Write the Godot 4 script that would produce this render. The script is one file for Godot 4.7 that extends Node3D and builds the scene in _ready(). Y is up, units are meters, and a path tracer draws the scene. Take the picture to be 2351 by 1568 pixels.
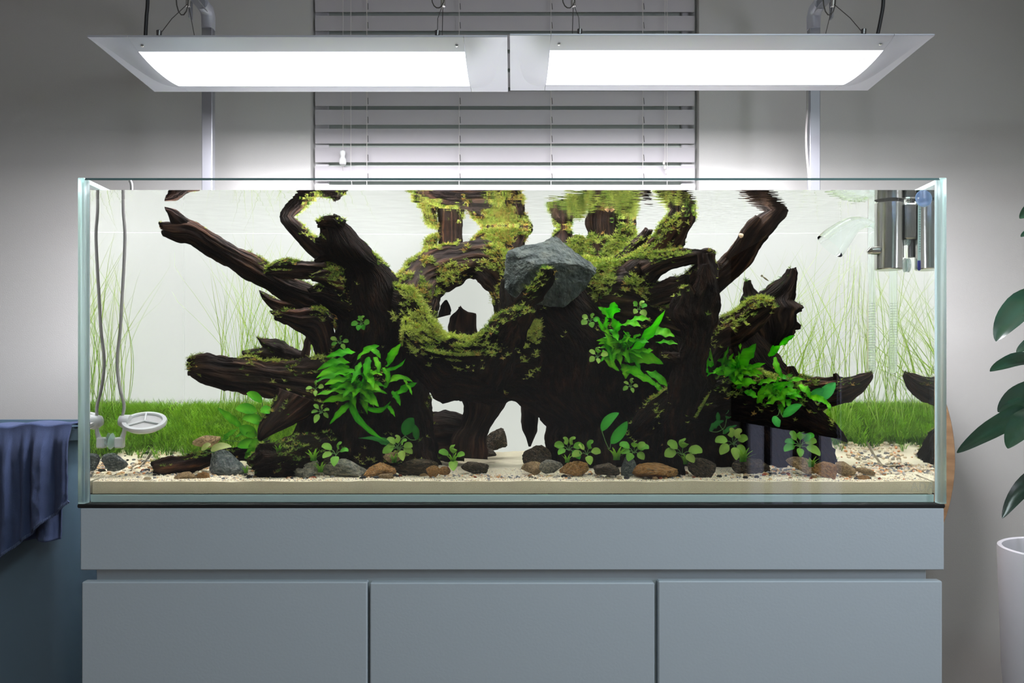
extends Node3D
# A planted aquarium on a grey cabinet, lit by two hanging lamps, in front of a window with a closed blind.
# Units are metres. The camera stands at (0, CAM_Y, CAM_Z) and looks along -z; the aquarium's front face is the plane z = 0.

const F := 1663.0        # focal length in pixels of the 2351 x 1568 frame
const CX := 1176.0
const HY := 880.0        # the horizon's row
const CAM_Y := 1.15
const CAM_Z := 1.5
const GLASS := 0.02      # the water begins this far behind the front face
const TANK_W := 0.9      # half the outer width
const IN_W := 0.8857     # half the inner width
const DEPTH := 0.61      # of the water, front to back
const TOP_Y := 1.5556    # water level
const RIM_Y := 1.576
const FLOOR_Y := 0.917   # top of the bottom pane
const BASE_Y := 0.9

var M := {}
var rng := RandomNumberGenerator.new()
var nz := FastNoiseLite.new()
var nz2 := FastNoiseLite.new()
var used := {}
var sprigs: Array = []


func _ready() -> void:
	# camera, sky, exposure
	var cam := Camera3D.new()
	cam.name = "camera"
	cam.position = Vector3(0, CAM_Y, CAM_Z)
	cam.projection = Camera3D.PROJECTION_FRUSTUM
	cam.near = 0.05
	cam.far = 60.0
	cam.size = cam.near * 1568.0 / F
	cam.frustum_offset = Vector2(-0.5, 96.0) / F * cam.near
	add_child(cam)
	cam.current = true
	var we := WorldEnvironment.new()
	we.name = "world"
	var e := Environment.new()
	e.background_mode = Environment.BG_COLOR
	e.background_color = Color(0.72, 0.74, 0.86)
	e.background_energy_multiplier = 1.6
	e.tonemap_mode = Environment.TONE_MAPPER_LINEAR
	e.tonemap_exposure = 1.0
	e.sdfgi_enabled = true
	e.ssao_enabled = true
	e.ssil_enabled = true
	we.environment = e
	add_child(we)
	rng.seed = 7
	nz.seed = 11
	nz.frequency = 1.0
	nz.fractal_octaves = 3
	nz2.seed = 5
	nz2.frequency = 1.0
	nz2.fractal_octaves = 2
	make_materials()
	make_sprigs()
	build_room()
	build_room_things()
	build_lamps()
	build_cabinet()
	build_tank()
	build_equipment()
	build_substrate()
	build_wood()
	build_stones()
	build_plants()
	build_side_things()


# ---------------------------------------------------------------- helpers

func numbered(called: String) -> String:
	var n: int = used.get(called, 0)
	used[called] = n + 1
	return called if n == 0 else "%s_%03d" % [called, n]


func tag(o: Node, label := "", category := "", group := "", kind := "") -> Node:
	if label: o.set_meta("label", label)
	if category: o.set_meta("category", category)
	if group: o.set_meta("group", group)
	if kind: o.set_meta("kind", kind)
	return o


func thing(called: String, at: Vector3, label: String, category: String, group := "") -> Node3D:
	var o := Node3D.new()
	o.name = numbered(called)
	o.position = at
	add_child(o, true)
	tag(o, label, category, group)
	return o


func put(called: String, mesh: Mesh, mat: Material, parent: Node = null, at := Vector3.ZERO) -> MeshInstance3D:
	var o := MeshInstance3D.new()
	o.mesh = mesh
	if mat: o.material_override = mat
	o.position = at
	if parent:
		o.name = called
		parent.add_child(o, true)
	else:
		o.name = numbered(called)
		add_child(o, true)
	return o


func struct(called: String, mesh: Mesh, mat: Material, parent: Node = null) -> MeshInstance3D:
	var o := put(called, mesh, mat, parent)
	if parent == null: o.set_meta("kind", "structure")
	return o


func air(px: float, py: float, t: float) -> Vector3:   # the point at distance t in front of the camera that the frame shows at (px, py)
	return Vector3((px - CX) * t / F, CAM_Y - (py - HY) * t / F, CAM_Z - t)


func wat(px: float, py: float, z: float) -> Vector3:   # the same in the water, z metres behind its front face, with the bend of the light there
	var d := Vector2((px - CX) / F, -(py - HY) / F)
	var p := d * (CAM_Z + GLASS)
	var l := d / sqrt(d.length_squared() + 1.0) / 1.33
	var s := l / sqrt(1.0 - l.length_squared())
	p += s * z
	return Vector3(p.x, CAM_Y + p.y, -GLASS - z)


func st() -> SurfaceTool:
	var s := SurfaceTool.new()
	s.begin(Mesh.PRIMITIVE_TRIANGLES)
	return s


func done(s: SurfaceTool) -> ArrayMesh:
	s.generate_normals()
	return s.commit()


func tri(s: SurfaceTool, a: Vector3, b: Vector3, c: Vector3) -> void:   # counter-clockwise seen from outside
	s.add_vertex(a)
	s.add_vertex(c)
	s.add_vertex(b)


func quad(s: SurfaceTool, a: Vector3, b: Vector3, c: Vector3, d: Vector3) -> void:
	s.set_uv(Vector2(0, 0)); s.add_vertex(a)
	s.set_uv(Vector2(1, 1)); s.add_vertex(c)
	s.set_uv(Vector2(1, 0)); s.add_vertex(b)
	s.set_uv(Vector2(0, 0)); s.add_vertex(a)
	s.set_uv(Vector2(0, 1)); s.add_vertex(d)
	s.set_uv(Vector2(1, 1)); s.add_vertex(c)


func box(s: SurfaceTool, lo: Vector3, hi: Vector3, b := 0.0, xf := Transform3D()) -> void:   # a box with chamfered edges
	s.set_smooth_group(-1)
	var c := (lo + hi) / 2.0
	var h := (hi - lo) / 2.0
	var bb: float = min(b, min(h.x, min(h.y, h.z)) * 0.95)
	# the six faces, inset by the chamfer
	var f := {}
	for ax in 3:
		for sg in [-1, 1]:
			for u in [-1, 1]:
				for v in [-1, 1]:
					var p := Vector3.ZERO
					p[ax] = sg * h[ax]
					p[(ax + 1) % 3] = u * (h[(ax + 1) % 3] - bb)
					p[(ax + 2) % 3] = v * (h[(ax + 2) % 3] - bb)
					f["%d%d%d%d" % [ax, sg, u, v]] = xf * (c + p)
	var k := func(ax: int, s3: Vector3i) -> Vector3:
		return f["%d%d%d%d" % [ax, s3[ax], s3[(ax + 1) % 3], s3[(ax + 2) % 3]]]
	var mid: Vector3 = xf * c
	for ax in 3:
		for sg in [-1, 1]:
			face(s, mid, [f["%d%d-1-1" % [ax, sg]], f["%d%d1-1" % [ax, sg]], f["%d%d11" % [ax, sg]], f["%d%d-11" % [ax, sg]]])
	if bb <= 0.0: return
	for ax in 3:   # twelve edges, along axis ax
		for u in [-1, 1]:
			for v in [-1, 1]:
				var a := Vector3i.ZERO
				a[ax] = -1; a[(ax + 1) % 3] = u; a[(ax + 2) % 3] = v
				var a2 := a
				a2[ax] = 1
				face(s, mid, [k.call((ax + 1) % 3, a), k.call((ax + 1) % 3, a2), k.call((ax + 2) % 3, a2), k.call((ax + 2) % 3, a)])
	for x in [-1, 1]:
		for y in [-1, 1]:
			for z in [-1, 1]:
				var a := Vector3i(x, y, z)
				face(s, mid, [k.call(0, a), k.call(1, a), k.call(2, a)])


func face(s: SurfaceTool, mid: Vector3, p: Array) -> void:   # a flat polygon that faces away from mid
	var n: Vector3 = (p[1] - p[0]).cross(p[2] - p[0])
	var q := p
	if n.dot(p[0] + p[2] - mid * 2.0) < 0.0:
		q = p.duplicate()
		q.reverse()
	for i in range(1, q.size() - 1):
		tri(s, q[0], q[i], q[i + 1])


func box_mesh(lo: Vector3, hi: Vector3, b := 0.0) -> ArrayMesh:
	var s := st()
	box(s, lo, hi, b)
	return done(s)


func tube(s: SurfaceTool, pts: Array, r, seg := 10, caps := true) -> void:   # r: one radius or one for each point
	s.set_smooth_group(1)
	var rings := []
	var n := pts.size()
	var side := Vector3.ZERO
	for i in n:
		var t: Vector3 = (pts[min(i + 1, n - 1)] - pts[max(i - 1, 0)]).normalized()
		if i == 0:
			side = t.cross(Vector3.UP if abs(t.y) < 0.9 else Vector3.RIGHT).normalized()
		side = (side - t * side.dot(t)).normalized()
		var up := side.cross(t)
		var rr: float = r[i] if r is Array else r
		var ring := []
		for j in seg:
			var a := TAU * j / seg
			ring.append(pts[i] + (side * cos(a) + up * sin(a)) * rr)
		rings.append(ring)
	for i in n - 1:
		for j in seg:
			var j2 := (j + 1) % seg
			quad(s, rings[i][j], rings[i + 1][j], rings[i + 1][j2], rings[i][j2])
	if caps:
		s.set_smooth_group(-1)
		for j in range(1, seg - 1):
			tri(s, rings[0][0], rings[0][j], rings[0][j + 1])
			tri(s, rings[n - 1][0], rings[n - 1][j + 1], rings[n - 1][j])


func tube_mesh(pts: Array, r, seg := 10) -> ArrayMesh:
	var s := st()
	tube(s, pts, r, seg)
	return done(s)


func smooth_path(pts: Array, sub := 8) -> Array:
	var out := []
	var n := pts.size()
	for i in n - 1:
		for k in sub:
			out.append(crom(pts[max(i - 1, 0)], pts[i], pts[i + 1], pts[min(i + 2, n - 1)], float(k) / sub))
	out.append(pts[n - 1])
	return out


func crom(a, b, c, d, t: float):
	return 0.5 * (2.0 * b + (c - a) * t + (2.0 * a - 5.0 * b + 4.0 * c - d) * t * t + (3.0 * b - a - 3.0 * c + d) * t * t * t)


func lathe(s: SurfaceTool, prof: Array, at: Vector3, seg := 28, xf := Basis()) -> void:   # prof: (radius, height) points, bottom to top on the outside
	for i in prof.size() - 1:
		var sharp: bool = i > 0 and (prof[i] - prof[i - 1]).normalized().dot((prof[i + 1] - prof[i]).normalized()) < 0.8
		if i == 0: s.set_smooth_group(1)
		elif sharp: s.set_smooth_group(1 + i)
		for j in seg:
			var a := TAU * j / seg
			var b := TAU * (j + 1) / seg
			var p := func(q: Vector2, an: float) -> Vector3: return at + xf * Vector3(cos(an) * q.x, q.y, -sin(an) * q.x)
			quad(s, p.call(prof[i], a), p.call(prof[i], b), p.call(prof[i + 1], b), p.call(prof[i + 1], a))


func raw_mesh(v: PackedVector3Array, idx: PackedInt32Array, uv := PackedVector2Array(), col := PackedColorArray()) -> ArrayMesh:
	# smooth normals; triangles run counter-clockwise seen from outside and are turned here for Godot
	var n := PackedVector3Array()
	n.resize(v.size())
	var out := PackedInt32Array()
	out.resize(idx.size())
	for i in range(0, idx.size(), 3):
		var a := idx[i]
		var b := idx[i + 1]
		var c := idx[i + 2]
		var nn := (v[b] - v[a]).cross(v[c] - v[a])
		n[a] += nn
		n[b] += nn
		n[c] += nn
		out[i] = a
		out[i + 1] = c
		out[i + 2] = b
	for i in n.size():
		n[i] = n[i].normalized()
	var arr := []
	arr.resize(Mesh.ARRAY_MAX)
	arr[Mesh.ARRAY_VERTEX] = v
	arr[Mesh.ARRAY_NORMAL] = n
	arr[Mesh.ARRAY_INDEX] = out
	if uv.size(): arr[Mesh.ARRAY_TEX_UV] = uv
	if col.size(): arr[Mesh.ARRAY_COLOR] = col
	var m := ArrayMesh.new()
	m.add_surface_from_arrays(Mesh.PRIMITIVE_TRIANGLES, arr)
	return m


# ---------------------------------------------------------------- materials

func ramp(stops: Array) -> Gradient:
	var g := Gradient.new()
	var off := PackedFloat32Array()
	var col := PackedColorArray()
	for s in stops:
		off.append(s[0])
		col.append(s[1])
	g.offsets = off
	g.colors = col
	return g


func noise_tex(sd: int, freq: float, stops: Array, kind := FastNoiseLite.TYPE_SIMPLEX_SMOOTH, oct := 4, size := 512) -> NoiseTexture2D:
	var n := FastNoiseLite.new()
	n.seed = sd
	n.noise_type = kind
	n.frequency = freq
	n.fractal_octaves = oct
	var t := NoiseTexture2D.new()
	t.width = size
	t.height = size
	t.seamless = true
	t.noise = n
	if stops.size(): t.color_ramp = ramp(stops)
	return t


func mat(color: Color, rough := 0.6, metal := 0.0) -> StandardMaterial3D:
	var m := StandardMaterial3D.new()
	m.albedo_color = color
	m.roughness = rough
	m.metallic = metal
	return m


func relief(m: StandardMaterial3D, t: Texture2D, cm: float, scale := Vector3.ONE, tri_planar := true) -> StandardMaterial3D:
	m.heightmap_enabled = true
	m.heightmap_texture = t
	m.heightmap_scale = cm
	if tri_planar:
		m.uv1_triplanar = true
	m.uv1_scale = scale
	return m


func clear_mat(alpha: float, color := Color.WHITE) -> StandardMaterial3D:
	var m := mat(Color(color.r, color.g, color.b, alpha), 0.0)
	m.transparency = BaseMaterial3D.TRANSPARENCY_ALPHA
	return m


func solid_mat(scale: float, color := Color.WHITE, rough := 0.0) -> StandardMaterial3D:
	var m := mat(Color(color.r, color.g, color.b, 0.0), rough)
	m.transparency = BaseMaterial3D.TRANSPARENCY_ALPHA
	m.refraction_enabled = true
	m.refraction_scale = scale
	return m


func leaf_mat(rough := 0.42, back := Color(0.75, 0.9, 0.4)) -> StandardMaterial3D:
	var m := mat(Color.WHITE, rough)
	m.vertex_color_use_as_albedo = true
	m.cull_mode = BaseMaterial3D.CULL_DISABLED
	m.backlight_enabled = true
	m.backlight = back
	return m


func make_materials() -> void:
	var peel := noise_tex(21, 0.05, [], FastNoiseLite.TYPE_SIMPLEX_SMOOTH, 3)
	M.wall = relief(mat(Color(0.70, 0.70, 0.685), 0.85), peel, 0.018, Vector3(9, 9, 9))
	M.wall.uv1_world_triplanar = true
	M.paint = mat(Color(0.86, 0.86, 0.86), 0.8)
	M.floor = mat(Color.WHITE, 0.5)
	M.floor.albedo_texture = noise_tex(3, 0.01, [[0.2, Color(0.40, 0.33, 0.27)], [0.8, Color(0.52, 0.44, 0.36)]])
	M.floor.uv1_triplanar = true
	M.floor.uv1_scale = Vector3(0.4, 0.4, 3)
	M.slat = mat(Color(0.69, 0.68, 0.69), 0.5)
	M.cord = mat(Color(0.78, 0.77, 0.75), 0.8)
	M.tassel = mat(Color(0.86, 0.87, 0.86), 0.35)
	M.dark_glass = mat(Color(0.80, 0.84, 0.80), 0.4)
	M.cabinet = relief(mat(Color(0.67, 0.715, 0.745), 0.5), noise_tex(33, 0.08, [], FastNoiseLite.TYPE_SIMPLEX_SMOOTH, 2, 256), 0.01, Vector3(6, 6, 6))
	M.cabinet_in = mat(Color(0.68, 0.72, 0.73), 0.55)
	M.foam = mat(Color(0.02, 0.022, 0.025), 0.85)
	M.alu = mat(Color(0.62, 0.63, 0.65), 0.38, 0.85)
	M.lamp_body = mat(Color(0.68, 0.69, 0.72), 0.45, 0.3)
	M.steel = mat(Color(0.72, 0.72, 0.70), 0.2, 1.0)
	M.steel_dark = mat(Color(0.42, 0.42, 0.42), 0.35, 1.0)
	M.wire = mat(Color(0.30, 0.29, 0.27), 0.5, 0.6)
	M.black = mat(Color(0.045, 0.05, 0.06), 0.5)
	M.rubber_grey = mat(Color(0.52, 0.51, 0.50), 0.45)
	M.white_plastic = mat(Color(0.80, 0.81, 0.80), 0.4)
	M.mesh_white = mat(Color(0.70, 0.70, 0.69), 0.6)
	M.clear = clear_mat(0.0)
	M.edge_front = solid_mat(0.05, Color(0.86, 0.97, 0.955), 0.45)
	M.edge = mat(Color(0.90, 0.99, 0.975), 0.12)
	M.edge.backlight_enabled = true
	M.edge.backlight = Color(0.9, 1.0, 0.98)
	M.edge_dark = mat(Color(0.32, 0.44, 0.44), 0.15)
	M.water = solid_mat(0.033, Color(0.985, 1.0, 0.988))
	M.glassware = solid_mat(0.02, Color(0.97, 1.0, 0.99))
	M.cup = clear_mat(0.45, Color(0.55, 0.68, 0.86))
	M.cup_pale = clear_mat(0.5, Color(0.70, 0.82, 0.80))
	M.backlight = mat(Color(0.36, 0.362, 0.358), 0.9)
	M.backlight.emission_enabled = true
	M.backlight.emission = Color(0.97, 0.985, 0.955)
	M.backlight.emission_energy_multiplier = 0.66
	M.lamp_glow = mat(Color(0.95, 0.95, 0.97), 0.5)
	M.lamp_glow.emission_enabled = true
	M.lamp_glow.emission = Color(0.96, 0.97, 1.0)
	M.lamp_glow.emission_energy_multiplier = 2.0
	M.added_light_glow = mat(Color.WHITE, 0.5)  # glow of the added ceiling and wall lights
	M.added_light_glow.emission_enabled = true
	M.added_light_glow.emission = Color(0.93, 0.96, 1.0)
	M.added_light_glow.emission_energy_multiplier = 1.0
	# sand: cream grains with dark, ochre and white ones among them
	M.sand = mat(Color.WHITE, 0.9)
	M.sand.albedo_texture = noise_tex(41, 0.35, [[0.0, Color(0.66, 0.58, 0.44)], [0.10, Color(0.92, 0.86, 0.70)], [0.38, Color(0.98, 0.94, 0.82)], [0.7, Color(1.0, 0.98, 0.90)], [0.92, Color(0.93, 0.80, 0.58)], [1.0, Color(0.74, 0.60, 0.42)]], FastNoiseLite.TYPE_CELLULAR, 1, 512)
	M.sand.vertex_color_use_as_albedo = true
	relief(M.sand, noise_tex(42, 0.3, [], FastNoiseLite.TYPE_SIMPLEX_SMOOTH, 2, 512), 0.10, Vector3(4.3, 4.3, 4.3))
	M.gravel = mat(Color.WHITE, 0.7)
	M.gravel.vertex_color_use_as_albedo = true
	# driftwood: streaks along the grain (the meshes' v runs along the wood)
	var streak := noise_tex(51, 0.012, [[0.0, Color(0.075, 0.05, 0.036)], [0.35, Color(0.135, 0.095, 0.07)], [0.6, Color(0.23, 0.165, 0.12)], [0.85, Color(0.38, 0.29, 0.215)], [1.0, Color(0.50, 0.39, 0.29)]], FastNoiseLite.TYPE_SIMPLEX_SMOOTH, 5)
	var streak_h := noise_tex(51, 0.012, [], FastNoiseLite.TYPE_SIMPLEX_SMOOTH, 5)
	M.wood = relief(mat(Color(0.80, 0.78, 0.76), 0.8), streak_h, 0.5, Vector3(1, 0.22, 1), false)
	M.wood.albedo_texture = streak
	M.wood.vertex_color_use_as_albedo = true
	M.bark = relief(mat(Color(0.52, 0.50, 0.47), 0.9), noise_tex(53, 0.02, [], FastNoiseLite.TYPE_SIMPLEX_SMOOTH, 5), 0.7, Vector3(1, 0.5, 1), false)
	M.bark.albedo_texture = streak
	M.bark.vertex_color_use_as_albedo = true
	M.wood.metallic_specular = 0.2
	M.bark.metallic_specular = 0.15
	# stones
	var stone_h := noise_tex(61, 0.02, [], FastNoiseLite.TYPE_SIMPLEX_SMOOTH, 5)
	for a in [["slate", Color(0.25, 0.28, 0.285), Color(0.42, 0.45, 0.445), Color(0.60, 0.61, 0.57)], ["grey_stone", Color(0.36, 0.37, 0.35), Color(0.52, 0.52, 0.47), Color(0.68, 0.64, 0.55)], ["rust_stone", Color(0.40, 0.34, 0.26), Color(0.66, 0.46, 0.22), Color(0.66, 0.57, 0.43)], ["tan_stone", Color(0.46, 0.39, 0.30), Color(0.64, 0.54, 0.39), Color(0.76, 0.65, 0.48)], ["dark_stone", Color(0.17, 0.16, 0.14), Color(0.27, 0.24, 0.19), Color(0.40, 0.34, 0.26)]]:
		var m := relief(mat(Color.WHITE, 0.8), stone_h, 0.8, Vector3(6, 6, 6))
		m.albedo_texture = noise_tex(62 + M.size(), 0.018, [[0.15, a[1]], [0.5, a[2]], [0.85, a[3]]], FastNoiseLite.TYPE_SIMPLEX_SMOOTH, 5, 256)
		M[a[0]] = m
		if a[0] == "slate":
			M.big_slate = m.duplicate()
			M.big_slate.albedo_color = Color(0.60, 0.62, 0.60)
			M.big_slate.metallic_specular = 0.2
		m.uv1_scale = Vector3.ONE * 0.7
		m.metallic_specular = 0.25
	M.moss = leaf_mat(0.7, Color(0.5, 0.6, 0.2))
	M.grass = leaf_mat(0.6, Color(0.8, 0.9, 0.35))
	M.fern = leaf_mat(0.5, Color(0.5, 0.95, 0.12))
	M.leaf = leaf_mat(0.5, Color(0.5, 0.7, 0.2))
	for k in ["moss", "grass", "fern", "leaf"]: M[k].metallic_specular = 0.18
	M.ficus = leaf_mat(0.22, Color(0.1, 0.16, 0.06))
	# towel, tub, pot, table
	M.towel = relief(mat(Color(0.26, 0.32, 0.47), 0.95), noise_tex(71, 0.25, [], FastNoiseLite.TYPE_SIMPLEX_SMOOTH, 2, 512), 0.25, Vector3(9, 9, 9))
	M.towel.rim_enabled = true
	M.towel.rim = 0.35
	M.towel.rim_tint = 0.6
	M.thread = mat(Color(0.34, 0.40, 0.52), 0.8)
	M.tub = mat(Color(0.36, 0.46, 0.53), 0.45)
	M.pot = mat(Color(0.82, 0.82, 0.84), 0.4)
	M.soil = mat(Color(0.13, 0.10, 0.08), 0.95)
	M.stem = mat(Color(0.25, 0.22, 0.16), 0.8)
	M.plywood = mat(Color.WHITE, 0.5)
	M.plywood.albedo_texture = noise_tex(81, 0.01, [[0.2, Color(0.55, 0.42, 0.29)], [0.8, Color(0.68, 0.54, 0.39)]], FastNoiseLite.TYPE_SIMPLEX_SMOOTH, 4, 256)
	M.plywood.uv1_triplanar = true
	M.plywood.uv1_scale = Vector3(1, 12, 12)
	M.slot = mat(Color(0.66, 0.70, 0.68), 0.4)
	M.ink = mat(Color(0.12, 0.12, 0.13), 0.7)
	M.blue = mat(Color(0.04, 0.06, 0.42), 0.35)
	M.fish = mat(Color(0.45, 0.42, 0.28), 0.35)
	M.snail = mat(Color(0.85, 0.74, 0.60), 0.4)


# ---------------------------------------------------------------- the room

const WALL_Z := -0.95
const LEFT_X := -3.0
const RIGHT_X := 2.0
const BACK_Z := 5.6
const CEIL_Y := 2.75

func build_room() -> void:
	var t := 0.14
	# the wall behind the aquarium, with an opening for the window
	var x0 := -0.682
	var x1 := 0.632
	var y0 := 0.95
	var y1 := 2.62
	var s := st()
	box(s, Vector3(LEFT_X - t, -t, WALL_Z - t), Vector3(x0, CEIL_Y + t, WALL_Z))
	box(s, Vector3(x1, -t, WALL_Z - t), Vector3(RIGHT_X + t, CEIL_Y + t, WALL_Z))
	box(s, Vector3(x0, -t, WALL_Z - t), Vector3(x1, y0, WALL_Z))
	box(s, Vector3(x0, y1, WALL_Z - t), Vector3(x1, CEIL_Y + t, WALL_Z))
	struct("wall_back", done(s), M.wall)
	var w := struct("window_1", box_mesh(Vector3(x0, y0, WALL_Z - 0.062), Vector3(x1, y1, WALL_Z - 0.056)), M.dark_glass)
	s = st()
	for a in [[x0, y0, x0 + 0.05, y1], [x1 - 0.05, y0, x1, y1], [x0 + 0.05, y0, x1 - 0.05, y0 + 0.05], [x0 + 0.05, y1 - 0.05, x1 - 0.05, y1]]:
		box(s, Vector3(a[0], a[1], WALL_Z - 0.056), Vector3(a[2], a[3], WALL_Z - 0.046), 0.004)
	put("window_frame", done(s), M.paint, w)
	# right wall, with a low window beyond the camera
	var z0 := 2.9
	var z1 := 5.0
	s = st()
	box(s, Vector3(RIGHT_X, -t, WALL_Z), Vector3(RIGHT_X + t, CEIL_Y + t, z0))
	box(s, Vector3(RIGHT_X, -t, z1), Vector3(RIGHT_X + t, CEIL_Y + t, BACK_Z))
	box(s, Vector3(RIGHT_X, -t, z0), Vector3(RIGHT_X + t, 0.12, z1))
	box(s, Vector3(RIGHT_X, 2.2, z0), Vector3(RIGHT_X + t, CEIL_Y + t, z1))
	struct("wall_right", done(s), M.wall)
	s = st()
	for z in [z0, 3.42, 3.75, 4.35, z1 - 0.05]:
		box(s, Vector3(RIGHT_X + 0.05, 0.12, z), Vector3(RIGHT_X + 0.10, 2.2, z + 0.05), 0.004)
	var w2 := struct("window_2", done(s), M.black)
	s = st()
	quad(s, Vector3(RIGHT_X + 0.075, 0.12, z0), Vector3(RIGHT_X + 0.075, 0.12, z1), Vector3(RIGHT_X + 0.075, 2.2, z1), Vector3(RIGHT_X + 0.075, 2.2, z0))
	put("pane", done(s), M.clear, w2)
	var shade := tag(put("roller_shade", box_mesh(Vector3(RIGHT_X - 0.03, 0.82, z0 - 0.02), Vector3(RIGHT_X - 0.02, 2.28, z1 + 0.02)), M.black), "dark roller shade drawn half down over the low window", "blind")
	put("bottom_bar", box_mesh(Vector3(RIGHT_X - 0.036, 0.815, z0 - 0.02), Vector3(RIGHT_X - 0.014, 0.84, z1 + 0.02), 0.004), M.black, shade)
	struct("wall_left", box_mesh(Vector3(LEFT_X - t, -t, WALL_Z), Vector3(LEFT_X, CEIL_Y + t, BACK_Z)), M.wall)
	struct("wall_front", box_mesh(Vector3(LEFT_X - t, -t, BACK_Z), Vector3(RIGHT_X + t, CEIL_Y + t, BACK_Z + t)), M.wall)
	struct("floor", box_mesh(Vector3(LEFT_X, -t, WALL_Z), Vector3(RIGHT_X, 0, BACK_Z)), M.floor)
	struct("ceiling", box_mesh(Vector3(LEFT_X, CEIL_Y, WALL_Z), Vector3(RIGHT_X, CEIL_Y + t, BACK_Z)), M.paint)
	# a flat ceiling light, unseen, added to brighten the room and cabinet
	var c := thing("added_ceiling_light", Vector3(0.7, CEIL_Y, 1.6), "added flat white ceiling light over the room, out of view", "ceiling light")
	put("light_frame", box_mesh(Vector3(-0.63, -0.05, -0.33), Vector3(0.63, 0, 0.33), 0.01), M.paint, c)
	put("light_panel", box_mesh(Vector3(-0.6, -0.055, -0.3), Vector3(0.6, -0.05, 0.3)), M.added_light_glow, c)
	var l := AreaLight3D.new()
	l.name = "added_ceiling_light_beam"
	l.area_size = Vector2(1.2, 0.6)
	l.light_color = Color(0.90, 0.97, 0.98)
	l.light_energy = 3.5
	l.shadow_enabled = true
	l.position = Vector3(0.7, CEIL_Y - 0.062, 1.6)
	l.rotation = Vector3(-PI / 2, 0, 0)
	add_child(l, true)
	# a square wall lamp, unseen, added to brighten the cabinet from the right
	var wl := thing("added_wall_light", Vector3(RIGHT_X, 1.5, 1.3), "square white light added on the right wall beside the camera, out of view", "wall light")
	put("light_frame", box_mesh(Vector3(-0.06, -0.28, -0.28), Vector3(0, 0.28, 0.28), 0.01), M.paint, wl)
	put("light_panel", box_mesh(Vector3(-0.065, -0.25, -0.25), Vector3(-0.06, 0.25, 0.25)), M.added_light_glow, wl)
	l = AreaLight3D.new()
	l.name = "added_wall_light_beam"
	l.area_size = Vector2(0.5, 0.5)
	l.light_color = Color(0.93, 0.93, 1.0)
	l.light_energy = 1.7
	l.shadow_enabled = true
	l.position = Vector3(RIGHT_X - 0.072, 1.5, 1.3)
	l.rotation = Vector3(0, PI / 2, 0)
	add_child(l, true)


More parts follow.
